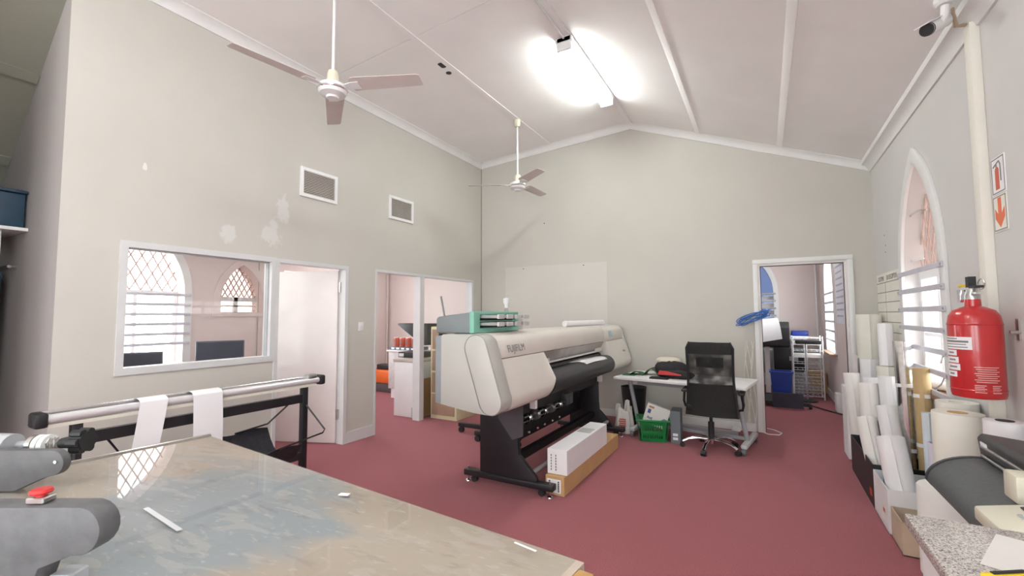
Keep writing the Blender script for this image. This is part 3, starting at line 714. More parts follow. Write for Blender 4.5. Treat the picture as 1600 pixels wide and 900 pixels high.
# lettering and stickers
slope = Vector((-1.817+1.808, 0, 1.27-zs)).normalized(); nrm = Vector((1, 0, 0))
def on_front(y, z):
    # hood front face is the straight run between the two arcs
    k = (z-.8714)/(1.2725-.8714); return Vector((-1.6925+(-1.8176+1.6925)*k+.0015, y, z))
upf = (on_front(0, 1.25)-on_front(0, 1.0)).normalized()
text('maker_lettering', 'FUJIFILM', .085, frame(on_front(3.26, 1.225), (0, 1, 0), upf), M_GREYINK, hd, sx=.95)
text('model_lettering', 'Acuity', .045, frame(on_front(6.24, 1.0), (0, 1, 0), upf), M_GREYINK, fc)
b = B(frame(on_front(5.87, 1.245), (0, 1, 0), upf)); b.box(-.06, .06, -.04, .04, -.001, .002).build('blue_sticker', pm('sticker_teal', (.30, .52, .54), .5), t)

# cartridge station on the printer hood
t = thing('cartridge_station', (-2.2, 3.3, 1.353), 'grey and mint green ink cartridge station on the printer hood', 'ink station')
B().slab([[(-2.40, 1.354), (-2.06, 1.354), (-2.06, 1.522), (-2.38, 1.488), (-2.40, 1.47)]], (0, 2.95, 0), (1, 0, 0), (0, 0, 1), (0, 1, 0), .73).build('case', pm('station_grey', (.20, .22, .23), .5), t, bevel=.012)
B().slab([rect(2.945, 3.69, 1.354, 1.53), rect(3.04, 3.64, 1.395, 1.445), rect(3.04, 3.64, 1.455, 1.502)], (-2.06, 0, 0), (0, 1, 0), (0, 0, 1), (1, 0, 0), .045).build('bezel', M_TEAL, t, bevel=.008)
B().box(-2.058, -2.05, 3.04, 3.64, 1.39, 1.505).build('slot_recess', M_BLACK, t)
for z0 in (1.408, 1.468):
    for k in range(4):
        y = 3.065+.145*k
        c = B().rbox(-2.05, -1.87, y, y+.085, z0+.006, z0+.032, .004, 1).build('cartridge', pm('cartridge_grey', (.36, .36, .35), .5), t)
        B().rbox(-1.87, -1.852, y-.004, y+.092, z0, z0+.036, .004, 1).build('cartridge_cap', pm('cap_grey', (.62, .61, .60), .5), c)

# on top of the printer
t = thing('paper_tube', (-2.2, 5.7, 1.353), 'white rolled paper tube lying on the printer hood', 'paper roll')
B().cyl((-2.12, 5.05, 1.39), (-2.02, 6.22, 1.39), .036, n=20, hollow=.8).build('roll', M_PAPER, t)
B().grid(lambda u, v: (-2.18+.22*u, 6.05+.36*v, 1.355+.03*math.sin(v*2.5)*(1-u)), 6, 8, .0015).build('sheet', M_PAPER); tag(bpy.data.objects['sheet'], 'loose curled sheet beside the paper tube on the printer', 'paper')
t = thing('printed_sheet', (-1.85, 5.2, .98), 'curled white sheet lying in the printer feed opening', 'paper')
B().grid(lambda u, v: (-1.885+.16*u, 4.55+.92*v-.32*u*(1-v)+.5*u*(1-v), max(.865+math.sqrt(max(0, .112**2-(-.085+.16*u)**2))+.006, .982*(u < .55))+.006*math.sin(v*5)), 10, 16, .0015).build('sheet_of_paper', M_PAPER, t)
t = thing('spray_bottle', (-2.28, 3.75, 1.353), 'clear plastic spray bottle standing behind the cartridge station', 'bottle')
MG = glassmat('clear_plastic', (.90, .90, .90), .1)
B().lathe([(.001, 1.354), (.035, 1.354), (.037, 1.37), (.037, 1.50), (.02, 1.55), (.014, 1.57), (.001, 1.57)], (-2.2, 3.42+.36, 0), 18).build('bottle_body', MG, t)
B().lathe([(.001, 1.57), (.018, 1.57), (.018, 1.60), (.03, 1.62), (.03, 1.66), (.001, 1.67)], (-2.2, 3.78, 0), 14).build('spray_head', M_WHITE, t)
t = B().rbox(-2.22, -2.13, 3.90, 3.99, 1.354, 1.46, .006).build('plastic_tub', MG); tag(t, 'small clear plastic tub beside the spray bottle', 'tub')

# long boxes on the floor in front of the printer
def carton(name, x0, x1, y0, y1, z0, z1, m, label, lx):
    t = thing(name, ((x0+x1)/2, y0, z0), label, 'box')
    B().rbox(x0, x1, y0, y1, z0, z1, .003, 1).build('carton', m, t)
    lb = B().box(lx[0], lx[1], y0-.0012, y0-.0002, z0+.02, z1-.025).build('label', M_PAPER, t)
    b = B(); w_ = lx[1]-lx[0]
    for fx in (.12, .78):
        for k in range(6):
            zz = z0+.03+(z1-z0-.065)*k/6
            b.box(lx[0]+w_*fx, lx[0]+w_*(fx+.11), y0-.0022, y0-.0012, zz, zz+(z1-z0)*.075)
    b.build('label_print', M_DARKINK, lb)
    return t
carton('long_carton', -1.655, -1.485, 3.49, 5.05, 0, .155, M_CARD, 'long brown cardboard carton on the carpet in front of the printer', (-1.640, -1.515))
t = carton('long_carton', -1.655, -1.475, 3.53, 4.61, .157, .362, M_PAPER, 'long white carton lying on the brown one', (-1.630, -1.565))
B().box(-1.655+.02, -1.50, 4.16, 4.33, .3622, .3634).build('tape_patch', pm('tape_grey', (.55, .54, .52), .4), t)

# black machine stand half hidden behind the printer
t = thing('machine_stand', (-2.9, 4.9, 0), 'low black machine stand on casters behind the printer', 'stand')
for (x0, x1, y) in ((-3.47, -2.75, 4.72), (-3.05, -2.45, 4.47)):
    B().box(x0, x1, y, y+.07, .075, .125).build('foot_bar', M_BLACKM, t, bevel=.004)
    B().cyl((x0+.03, y+.015, .036), (x0+.03, y+.055, .036), .036, n=14).build('caster', M_BLACK, t)
    B().cyl((x1-.03, y+.015, .036), (x1-.03, y+.055, .036), .036, n=14).build('caster', M_BLACK, t)
B().box(-2.86, -2.76, 4.52, 4.78, .125, .62).build('column', M_BLACKM, t)
# ================================================================== FILING CABINET BY THE OPENING
t = thing('filing_cabinet', (-4.08, 5.45, 0), 'cream steel filing cabinet with brown drawer fronts behind the printer', 'cabinet')
M_FC = pm('cabinet_cream', (.74, .68, .45), .45, var=.03); M_FB = pm('drawer_brown', (.40, .27, .19), .5, var=.04)
B().rbox(-4.315, -3.845, 5.19, 5.81, .0, 1.33, .006).build('body', M_FC, t)
for k in range(4):
    z0 = .06+.315*k
    d = B().rbox(-4.28, -3.88, 5.172, 5.195, z0, z0+.29, .006).build('drawer', M_FB, t)
    B().rbox(-4.15, -4.00, 5.160, 5.173, z0+.20, z0+.235, .004, 1).build('handle', M_BLACK, d)

# ================================================================== OFFICE WITH INK BOTTLES (behind the wide opening)
t = thing('office_counter', (-4.7, 5.3, 0), 'white counter unit just inside the office doorway', 'counter')
B().box(-4.915, -4.46, 5.06, 6.4, .0, .80).build('carcass', M_WHITE, t, bevel=.003)
B().rbox(-4.93, -4.455, 5.045, 6.42, .80, .845, .008).build('worktop', pm('laminate_greige', (.52, .46, .42), .4, var=.1), t)
B().box(-4.56, -4.455, 5.05, 5.06, .0, .15).build('kick_notch', M_ALUD, t)
t = thing('base_cabinet', (-5.7, 6.4, 0), 'grey grained base cabinet with white plinth behind the counter', 'cabinet')
B().box(-6.05, -5.40, 6.08, 6.9, .17, .84).build('carcass', pm('grain_grey', (.60, .56, .55), .5, var=.12, scale=14), t, bevel=.003)
B().box(-6.0, -5.40, 6.10, 6.9, 0, .17).build('plinth', M_WHITE, t)
B().rbox(-6.08, -5.38, 6.05, 6.92, .84, .865, .004).build('worktop', M_TRIM, t)
t = thing('printer_shelf_unit', (-4.95, 6.7, 0), 'pale side counter along the back of the office', 'counter')
B().box(-5.1, -4.46, 6.6, 7.15, 0, .98).build('carcass', M_TRIM, t, bevel=.004)
t = B().rbox(-6.06, -5.42, 6.12, 6.45, .867, .925, .008).build('ink_tray', pm('tray_slate', (.10, .11, .15), .5)); tag(t, 'dark slotted tray carrying the red ink bottles', 'tray')
b = B()
for k in range(5): b.box(-6.02+.12*k, -5.95+.12*k, 6.116, 6.12, .88, .91)
b.build('tray_slot', M_PAPER, t)
M_INK = pm('ink_bottle_red', (.74, .17, .10), .35, var=.05); M_INKD = pm('ink_level_dark', (.30, .10, .09), .4)
for k, nm in enumerate(('leftmost red ink bottle in the tray', 'second red ink bottle from the left in the tray', 'third red ink bottle from the left in the tray', 'rightmost red ink bottle, beside the grey post')):
    x = -5.985+.145*k
    tt = thing('ink_bottle', (x, 6.22, .926), nm, 'bottle', 'red ink bottles on the tray')
    B().lathe([(.001, .927), (.056, .927), (.06, .935), (.06, 1.075), (.05, 1.085), (.001, 1.085)], (x, 6.22, 0), 18).build('bottle', M_INK, tt)
    B().lathe([(.001, 1.0855), (.05, 1.0855), (.05, 1.095), (.001, 1.095)], (x, 6.22, 0), 16).build('cap', M_TRIM, tt)
    B().box(x-.02, x+.032, 6.157, 6.161, .95, 1.065).build('side_label', M_INKD, tt)
t = B().rbox(-5.02, -4.62, 5.25, 5.6, .847, .93, .006).build('control_box', M_BLACK); tag(t, 'flat black control box on the white counter', 'control box')
B().box(-5.0, -4.9, 5.243, 5.2495, .86, .91).build('connector_panel', M_STEEL, t)
t = thing('tilted_monitor', (-4.85, 5.95, .846), 'black screen tilted back above the ink bottles', 'monitor')
B().slab([[(-5.62, 1.335), (-5.60, 1.36), (-4.95, 1.36), (-4.92, 1.0), (-5.05, .99)]], (0, 5.85, 0), (1, 0, 0), (0, 0, 1), (0, 1, 0), .30).build('housing', M_BLACK, t, bevel=.01)
B().box(-4.955, -4.87, 5.93, 6.07, .8455, .86).box(-4.95, -4.90, 5.95, 6.05, .86, 1.03).build('stand', M_BLACK, t)
t = thing('tool_case', (-6.6, 6.45, 0), 'orange lidded plastic tool case on the office floor', 'tool case')
B().rbox(-7.05, -6.35, 6.45, 6.85, .0, .17, .02).build('tub', pm('clear_grey_tub', (.12, .10, .11), .4), t)
B().rbox(-7.08, -6.33, 6.43, 6.87, .17, .42, .03).build('lid', M_ORANGE, t)
B().rbox(-6.85, -6.5, 6.55, 6.75, .42, .52, .02).build('handle', M_BLACK, t)
t = thing('orange_reel', (-4.75, 6.75, .98), 'orange cable reel and black arm on the back counter', 'reel')
B().cyl((-5.06, 6.7, 1.30), (-4.84, 6.7, 1.30), .10, n=20).build('drum', M_ORANGE, t)
B().box(-5.09, -4.70, 6.62, 6.80, .981, 1.205).build('base', M_BLACK, t, bevel=.01)
B().tube([(-5.05, 6.62, 1.15), (-5.16, 6.58, 1.50), (-5.22, 6.55, 1.85)], .02, 8).build('arm', M_GREYM, t)
t = B().cyl((-4.62, 6.3, .90), (-4.5, 5.85, .90), .05, n=18, hollow=.75).build('paper_roll', M_PAPER); tag(t, 'short white paper roll lying on the office counter', 'paper roll')
t = thing('cardboard_box', (-4.3, 5.12, 0), 'tall brown cardboard box behind the glass beside the cabinet', 'box')
B().box(-4.449-.0, -4.4475, 5.06, 5.6, 0, .001).build('base_flap', M_CARD, t)
B().rbox(-4.452, -4.442, 5.05, 6.0, .0, .56, .002, 1).build('panel', M_CARD, t)

# ================================================================== OFFICE BEHIND THE INNER WINDOW
def monitor(c, rz, w_, h, label, foot):
    M = Tz(c, rz)
    t = thing('computer_monitor', c, label, 'monitor', 'monitors in the office')
    B(M).rbox(-w_/2, w_/2, -.02, .02, .14, .14+h, .006).build('housing', pm('monitor_slate', (.10, .105, .13), .35), t)
    B(M).box(-w_/2+.015, w_/2-.015, -.0225, -.0205, .155, .125+h).build('screen', pm('screen_dark', (.06, .065, .09), .15), t)
    B(M).box(-.03, .03, .015, .05, .01, .3).build('stand', M_BLACK, t)
    B(M).rbox(-.12, .12, -.08, .10, 0, .012, .004, 1).build('foot', M_BLACK, t)
    B(M).box(-.01, .01, -.024, -.0205, .17, .18).build('badge', M_TRIM, t)
t = thing('office_desk', (-5.9, 2.8, 0), 'pale office desk under the arched window', 'desk')
B().rbox(-6.6, -5.3, 1.5, 3.25, .73, .76, .005).build('top', M_TRIM, t)
for x in (-6.5, -5.4):
    for y in (1.6, 3.15): B().box(x-.03, x+.03, y-.03, y+.03, 0, .73).build('leg', M_GREYM, t)
monitor((-5.8, 3.02, .76), 68, .50, .30, 'dark monitor in the middle of the office window', 0)
monitor((-5.35, 1.98, .76), 68, .47, .25, 'dark monitor at the bright end of the office window', 0)
t = B().rbox(-5.6, -5.42, 1.6, 2.0, .762, .78, .004, 1).build('keyboard', M_BLACK); tag(t, 'black keyboard on the office desk', 'keyboard')

# ================================================================== FILM ROLL RACK BEHIND THE WORK TABLE
RX = -3.55
t = thing('film_roll_rack', (RX, 1.8, 0), 'black steel roll rack with chrome bars along the partition', 'rack')
ya, yb_ = 1.06, 2.555; zr = .93
for y in (ya, yb_):
    B().box(RX-.025, RX+.025, y-.025, y+.025, .03, zr-.04).build('post', M_BLACKM, t, bevel=.003)
    B().box(RX-.30, RX+.30, y-.03, y+.03, .0, .04).build('foot', M_BLACKM, t, bevel=.003)
B().box(RX-.02, RX+.02, ya, yb_, .745, .815).build('upper_rail', M_BLACKM, t)
B().box(RX-.02, RX+.02, ya, yb_, .26, .32).build('lower_rail', M_BLACKM, t)
B().box(RX-.02, RX+.035, ya-.13, yb_+.10, zr-.055, zr-.035).build('ledge', pm('ledge_cream', (.74, .72, .62), .4), t)
B().cyl((RX+.02, ya-.14, zr-.005), (RX+.02, yb_+.13, zr-.005), .026, n=20).build('roller', pm('roller_satin', (.74, .74, .75), .22, metal=.25, var=.02), t)
B().cyl((RX-.04, ya-.14, zr+.022), (RX-.04, yb_+.13, zr+.022), .013, n=14).build('guide_bar', M_CHROME, t)
for y in (ya-.19, yb_+.12): B().rbox(RX-.06, RX+.055, y, y+.06, zr-.05, zr+.035, .015).build('end_bracket', M_BLACK, t)
B().rbox(RX-.04, RX+.04, yb_+.01, yb_+.11, zr+.0, zr+.055, .02).build('cutter_head', M_STEEL, t)
for yy, s_ in ((ya+.02, -1), (yb_-.02, 1)):
    B().tube([(RX, yy-.13*s_, .745), (RX-.10, yy-.24*s_, .60), (RX-.11, yy-.50*s_, .575)], .007, 6).tube([(RX+.02, yy+.03*s_, .72), (RX+.20, yy+.085*s_, .52), (RX+.22, yy+.05*s_, .50), (RX+.23, yy-.35*s_, .465)], .007, 6).build('sling_hoop', M_BLACKM, t)
def sling(u, v):
    y = 1.17+(2.30-1.17)*v
    x = RX-.11+.34*u; z = .575-.11*u-.20*math.sin(math.pi*u)**.8
    return (x, y+.08*u, z+.008*math.sin(v*23+u*7))
B().grid(sling, 10, 24, .004).build('catch_sling', pm('black_fabric', (.022, .020, .026), .85, var=.3, scale=25), t)
def strip(y0, y1, zb, label, tilt, fold):
    def f(u, v):
        s_ = u*(.10+zr-zb); y = y0+(y1-y0)*v
        if s_ < .10:
            a = math.pi*(s_/.10); return (RX-.005-.062*math.cos(a), y, zr+.012+.030*math.sin(a))
        k = (s_-.10); return (RX+.057+.02*k+.012*math.sin(k*6), y-tilt*k*(1+.15*v), zr+.012-k)
    o = B().grid(f, 24, 4, .0012).build('paper_strip', M_PAPER); tag(o, label, 'paper')
    return o
strip(1.345, 1.50, .66, 'short white paper strip hanging over the rack bar', .15, 0)
strip(1.65, 1.845, .45, 'long white paper strip hanging over the rack bar', .0, 0)

# ================================================================== WORK TABLE
TM = Tz((-2.453, 1.247, 0), -4.9)
m = bpy.data.materials.new('worn_table_top'); m.use_nodes = True
nt = m.node_tree; N = nt.nodes; L = nt.links; p = N['Principled BSDF']
tc = N.new('ShaderNodeTexCoord')
def noise(sc, det=5, dist=0.):
    n = N.new('ShaderNodeTexNoise'); n.inputs['Scale'].default_value = sc; n.inputs['Detail'].default_value = det; n.inputs['Distortion'].default_value = dist
    st = N.new('ShaderNodeMapping'); st.inputs['Rotation'].default_value = (0, 0, R(-24)); st.inputs['Scale'].default_value = (.38, 1.1, 1)
    L.new(tc.outputs['Object'], st.inputs[0]); L.new(st.outputs[0], n.inputs['Vector']); return n.outputs['Fac']
def ramp(src, stops):
    r_ = N.new('ShaderNodeValToRGB'); e = r_.color_ramp.elements
    while len(e) < len(stops): e.new(.5)
    for q, (pos, col) in zip(e, stops): q.position = pos; q.color = (*col, 1)
    L.new(src, r_.inputs[0]); return r_.outputs[0]
def mix(f, a, c):
    x = N.new('ShaderNodeMix'); x.data_type = 'RGBA'; L.new(f, x.inputs['Factor']); L.new(a, x.inputs['A'])
    if isinstance(c, tuple): x.inputs['B'].default_value = (*c, 1)
    else: L.new(c, x.inputs['B'])
    return x.outputs['Result']
base = ramp(noise(2.2), [(.3, (.40, .315, .245)), (.7, (.56, .47, .385))])
col = mix(ramp(noise(3.1, 3, .4), [(.52, (0, 0, 0)), (.58, (.7, .7, .7))]), base, (.40, .39, .38))
# blue grey worn zone towards the near left
mp = N.new('ShaderNodeMapping'); mp.inputs['Location'].default_value = (1.55/.55, -.75/.42, 0); mp.inputs['Scale'].default_value = (1/.55, 1/.42, 0)
L.new(tc.outputs['Object'], mp.inputs[0]); ln = N.new('ShaderNodeVectorMath'); ln.operation = 'LENGTH'; L.new(mp.outputs[0], ln.inputs[0])
ad = N.new('ShaderNodeMath'); ad.operation = 'ADD'; L.new(ln.outputs['Value'], ad.inputs[0]); L.new(noise(7, 3), ad.inputs[1])
hf = N.new('ShaderNodeMath'); hf.operation = 'MULTIPLY'; hf.inputs[1].default_value = .5; L.new(ad.outputs[0], hf.inputs[0])
col = mix(ramp(hf.outputs[0], [(.62, (.85, .85, .85)), (.74, (0, 0, 0))]), col, (.31, .35, .38))
col = mix(ramp(noise(26, 6), [(.58, (0, 0, 0)), (.72, (.4, .4, .4))]), col, (.22, .18, .16))
col = mix(ramp(noise(5.5, 2), [(.66, (0, 0, 0)), (.74, (.6, .6, .6))]), col, (.40, .16, .14))
col = mix(ramp(noise(60, 6), [(.60, (0, 0, 0)), (.72, (.6, .6, .6))]), col, (.62, .58, .53))
col = mix(ramp(noise(11, 8, 1.2), [(.57, (0, 0, 0)), (.62, (.35, .35, .35))]), col, (.60, .55, .50))
L.new(col, p.inputs['Base Color']); p.inputs['Roughness'].default_value = .45
MATS['worn'] = m
t = thing('work_table', (-1.5, .6, 0), 'big worn work table with a glass sheet on top in the foreground', 'table')
B(TM).box(0, 2.055, -1.35, 0, .845, .893).build('table_top', m, t)
B(TM).box(2.0555, 2.095, -1.37, -.03, .80, .893).build('edge_board', M_WOOD, t, bevel=.004)
B(TM).box(.012, 2.035, -1.34, -.006, .8935, .8995).build('glass_sheet', glassmat('table_glass', (.95, .96, .96), .02, 1.27), t)
B(TM).box(-.02, 0, -1.35, 0, .83, .905).build('edge_strip', M_STEEL, t)
for x in (.08, 1.97):
    for y in (-1.28, -.08): B(TM).box(x-.04, x+.04, y-.04, y+.04, 0, .845).build('leg', M_GREYM, t)
B(TM).box(.08, 1.97, -.10, -.06, .70, .845).build('apron', M_WOOD, t)
def scrap(x, y, l, w_, a, m_, label):
    o = B(Tz((x, y, .9), a)).box(-l/2, l/2, -w_/2, w_/2, .0, .0012).build('paper_scrap', m_); tag(o, label, 'paper scrap', 'scraps on the work table')
scrap(-.56, 1.055, .07, .006, -10, M_PAPER, 'thin white sliver near the wooden edge of the table')
scrap(-1.25, 1.06, .035, .02, 20, M_PAPER, 'small white scrap in the middle of the table top')
t = B(Tz((-1.579, 0.674, .9), -4.7)).box(-.13, .13, -.007, .007, 0, .0012).build('clear_ruler', pm('ruler_pale', (.62, .64, .66), .3)); tag(t, 'pale plastic ruler lying on the table glass', 'ruler')

# ================================================================== TRIMMER ARMS AT THE LEFT OF THE TABLE
CR = Vector((.8702, .4916, 0)); CF = Vector((-.4916, .8702, 0))
def armM(o): 
    m_ = Matrix((CR, CF, Vector((0, 0, 1)))).transposed().to_4x4(); m_.translation = Vector(o); return m_
M_CAST = pm('cast_grey_metal', (.115, .112, .118), .5, metal=0, var=.12, scale=30, bump=.05)
AM = armM((-1.272, .427, .9))      # nose of the near arm
t = thing('trimmer_arm', (-1.6, .30, .9), 'grey cast metal trimmer arm with red knob, nearest at the table edge', 'trimmer')
nose = [(-.62, .0005), (-.147, .0005), (-.130, .055), (-.062, .082)]+arc(-.052, .133, .052, -75, 62, 8)+[(-.045, .185), (-.62, .185)]
B(AM).slab([nose], (0, 0, 0), (1, 0, 0), (0, 0, 1), (0, 1, 0), .055).build('arm_plate', M_CAST, t, bevel=.004)
B(AM).rbox(-.18, -.14, .012, .045, .186, .20, .003, 1).build('knob_base', M_STEEL, t)
B(AM).lathe([(.001, .199), (.010, .199), (.010, .204), (.019, .206), (.021, .210), (.018, .215), (.001, .216)], (-.160, .028, 0), 20).build('knob', M_REDP, t)
B(AM).rbox(-.13, -.08, .02, .07, .0005, .03, .004, 1).build('stop_block', M_GREYM, t)
t = thing('trimmer_arm', (-2.0, .45, .9), 'grey rounded trimmer plate with black tension knob, behind the red-knobbed arm', 'trimmer')
AM2 = armM((-2.13, .603, .9))
nose2 = [(-.55, .0005), (-.16, .0005), (-.06, .045)]+arc(-.038, .094, .044, -60, 85, 8)+[(-.55, .14)]
B(AM2).slab([nose2], (0, 0, 0), (1, 0, 0), (0, 0, 1), (0, 1, 0), .03).build('arm_plate', M_CAST, t, bevel=.003)
B(AM2).cyl((-.02, -.004, .10), (-.02, .0, .10), .006, n=8).build('bolt', M_CHROME, t)
AM2 = AM2 @ Matrix.Translation((-.10, 0, -.055))
B(AM2).cyl((-.55, .10, .17), (-.10, .10, .185), .016, n=12).build('shaft', M_GREYM, t)
for k in range(3): B(AM2).cyl((-.105+.022*k, .10, .186), (-.088+.022*k, .10, .186), .036, n=22).build('washer', (M_STEEL, M_TRIM, M_TRIM)[k], t)
b = B(AM2); pts = [(-.045+.045*i/40, .10+.02*math.cos(i*.95), .19+.02*math.sin(i*.95)) for i in range(41)]; b.tube(pts, .003, 5).build('spring', M_STEEL, t)
B(AM2).cyl((-.005, .10, .19), (.05, .10, .197), .018, .024, n=14).build('knob_stem', M_BLACK, t)
b = B(AM2); kc = Vector((.075, .10, .20))
for i in range(6):
    a = i*math.pi/3; b.cyl(kc+Vector((-.022, .032*math.cos(a), .032*math.sin(a))), kc+Vector((.016, .032*math.cos(a), .032*math.sin(a))), .015, n=10)
b.cyl(kc+Vector((-.026, 0, 0)), kc+Vector((.02, 0, 0)), .034, n=18); b.build('star_knob', M_BLACK, t)
B(AM2).cyl((-.30, .08, .19), (-.16, .08, .185), .045, n=24).build('collar', M_GREYM, t)

# ================================================================== DESK BY THE GABLE WALL
DKM = Tz((-1.69, 5.58, -.028), -8.2)
t = thing('office_table', (-.9, 5.7, 0), 'white topped desk on slanted grey legs against the gable wall', 'desk')
B(DKM).rbox(0, 1.505, 0, .80, .715, .747, .005).build('top', M_WHITE, t)
for x, s_ in ((.16, 1), (1.40, 1)):
    for yy in ((.10, .28), (.70, .52)):
        pass
    B(DKM).cyl((x-.04, .22, .715), (x+.06, .26, .13), .025, n=12).build('leg', M_GREYM, t)
    ft = B(DKM).rbox(x+.03, x+.10, .02, .70, .093, .143, .02).build('foot', pm('foot_pale_grey', (.50, .53, .54), .4), t)
    for yy in (.04, .66): B(DKM).cyl((x+.045, yy, .064), (x+.085, yy, .064), .036, n=16).build('caster', pm('caster_grey', (.16, .16, .17), .5), ft)
B(DKM).box(.16, 1.32, .38, .42, .62, .70).build('cable_tray', M_GREYM, t)
B(DKM).box(.25, 1.45, .40, .45, .10, .13).build('stretcher', M_GREYM, t)
# things on the desk
t = thing('green_sample_book', (-1.4, 5.72, .745), 'green folded fabric samples on the desk top', 'fabric')
B().grid(lambda u, v: (-1.53+.18*u, 5.62+.22*v, .748+.05*math.sin(math.pi*u)*(1-.5*v)), 8, 6, .006).build('fold', pm('dark_green_cloth', (.02, .11, .035), .7), t)
B().grid(lambda u, v: (-1.36+.20*u, 5.66+.22*v, .750+.085*math.sin(math.pi*u)), 8, 6, .006).build('fold', pm('olive_green_cloth', (.09, .16, .08), .7), t)
B().box(-1.60, -1.44, 5.55, 5.75, .7455, .752).build('sheet', MATS['dark_green_cloth'], t)
t = thing('black_bag', (-1.05, 5.75, .745), 'black bag with a cream lining heaped on the desk', 'bag')
def blob(cx, cy, cz, rx, ry, rz_, seed, flat=0.0):
    rnd = random.Random(seed); ph = [rnd.uniform(0, 6) for _ in range(6)]
    def f(u, v):
        th = 2*math.pi*u; ph_ = math.pi*(v-.5); k = 1+.10*math.sin(3*th+ph[0])*math.cos(ph_)+.07*math.sin(5*th+ph[1]+4*v)
        z = cz+rz_*math.sin(ph_)*k
        return (cx+rx*math.cos(ph_)**.7*math.cos(th)*k if ph_ > -1.57 else cx, cy+ry*max(0, math.cos(ph_))**.7*math.sin(th)*k, max(z, flat))
    return f
def safeblob(*a, **k):
    f = blob(*a, **k); return lambda u, v: f(u, min(max(v, .002), .998))
B().grid(safeblob(-1.05, 5.80, .83, .20, .15, .10, 1, .747), 28, 14).build('body', pm('bag_black', (.012, .011, .013), .75, var=.3), t)
B().grid(safeblob(-1.09, 5.86, .925, .15, .10, .05, 3, .905), 24, 10).build('lining', pm('bag_cream', (.74, .66, .55), .8), t)
t = thing('black_case', (-.95, 5.58, .745), 'flat black case with a red flap at the front of the desk', 'case')
B().grid(safeblob(-.93, 5.56, .79, .22, .10, .05, 5, .747), 28, 12).build('body', MATS['bag_black'], t)
B().slab([[(-1.13, .795), (-1.11, .845), (-1.02, .84), (-.86, .805), (-.86, .795)]], (0, 5.445, 0), (1, 0, 0), (0, 0, 1), (0, 1, 0), .012).build('red_flap', M_REDP, t)
t = B().rbox(-1.22, -1.0, 5.38, 5.50, .746, .765, .005, 1).build('flat_pouch', MATS['bag_black']); tag(t, 'thin dark pouch at the desk edge', 'pouch')
t = B(Tz((-.26, 5.55, .7455), 8)).box(-.10, .08, -.14, .14, 0, .004).build('paper_sheets', M_PAPER); tag(t, 'white paper sheets at the door end of the desk', 'paper')

for nm in ('green_sample_book', 'black_bag', 'black_case', 'flat_pouch', 'paper_sheets'):
    bpy.data.objects[nm].location += Vector((-.03, .21, -.0275))

# under the desk
t = thing('plastic_bag', (-1.60, 5.72, 0), 'white supermarket carrier bag slumped on the carpet', 'bag')
M_BAG = pm('carrier_white', (.76, .74, .70), .45, var=.06)
def bagf(u, v):
    th = 2*math.pi*u; k = 1-.25*v**2
    fold = 1+.10*math.sin(5*th)+.06*math.sin(9*th+3*v)
    z = .30*v
    return (-1.61+.115*k*fold*math.cos(th)+.012*v, 5.74+.085*k*fold*math.sin(th), .004+z+.03*v*math.sin(2*th))
B().grid(bagf, 36, 12).build('body', M_BAG, t)
B().grid(lambda u, v: (-1.565+.085*(u-.5)*(1-.45*v)+.004*v, 5.72+.012*math.sin(9*u)+.02*v*v, .22+.20*v-.03*abs(u-.5)*v), 6, 8, .006).build('handle', M_BAG, t)
B().grid(lambda u, v: (-1.675+.085*(u-.5)*(1-.40*v)-.006*v, 5.73+.012*math.sin(9*u)+.02*v*v, .21+.15*v-.03*abs(u-.5)*v), 6, 8, .006).build('handle', M_BAG, t)
b = B()
for k in range(4): b.box(-1.645+.008*(k % 2), -1.555, 5.632, 5.636, .10+.026*k, .115+.026*k)
b.build('red_print', M_REDINK, t)
t = thing('green_basket', (-1.25, 5.62, 0), 'green slotted shopping basket under the desk', 'basket')
BM = Tz((-1.22, 5.60, 0), 14)
def basket_wall(a, c, name='wall'):
    a = Vector(a); c = Vector(c); d = (c-a).normalized(); n_ = Vector((d.y, -d.x, 0)); ln_ = (c-a).length
    loops = [[(0.02, 0), (ln_-.02, 0), (ln_, .245), (0, .245)]]
    ns = max(3, int(ln_/.032))
    for row in ((.035, .09), (.125, .195)):
        for k in range(ns):
            u0 = .035+(ln_-.07)*k/ns; loops.append(rect(u0, u0+(ln_-.07)/ns*.55, *row))
    B(BM).slab(loops, a, d, Vector((0, 0, 1))+n_*.12, n_, .004).build(name, M_GREEN, t)
q = [(-.15, -.12, .003), (.15, -.12, .003), (.15, .12, .003), (-.15, .12, .003)]
for i in range(4): basket_wall(q[i], q[(i+1) % 4])
B(BM).box(-.15, .15, -.12, .12, 0, .006).build('bottom', M_GREEN, t)
B(BM).slab([rect(-.195, .195, -.165, .165), rect(-.175, .175, -.145, .145)], (0, 0, .235), (1, 0, 0), (0, 1, 0), (0, 0, 1), .022).build('rim', M_GREEN, t, bevel=.004)
t = thing('product_box', (-1.2, 5.58, .1), 'white printed product box tilted in the green basket', 'box')
PM = Matrix.Translation((-1.22, 5.585, .14)) @ Matrix.Rotation(R(12), 4, 'Z') @ Matrix.Rotation(R(18), 4, 'Y')
B(PM).rbox(-.135, .135, -.04, .04, .03, .27, .003, 1).build('carton', M_PAPERB, t)
B(PM).box(-.11, -.05, -.0415, -.0402, .225, .25).build('brand_panel', pm('print_tan', (.45, .28, .10), .6), t)
B(PM).box(-.11, -.075, -.0415, -.0402, .16, .21).build('picture', pm('print_navy', (.06, .10, .25), .6), t)
B(PM).slab([[(.03, .06), (.12, .07), (.125, .15), (.09, .155), (.05, .11)]], (0, -.0415, 0), (1, 0, 0), (0, 0, 1), (0, 1, 0), .0012).build('picture', pm('print_slate', (.25, .29, .36), .6), t)
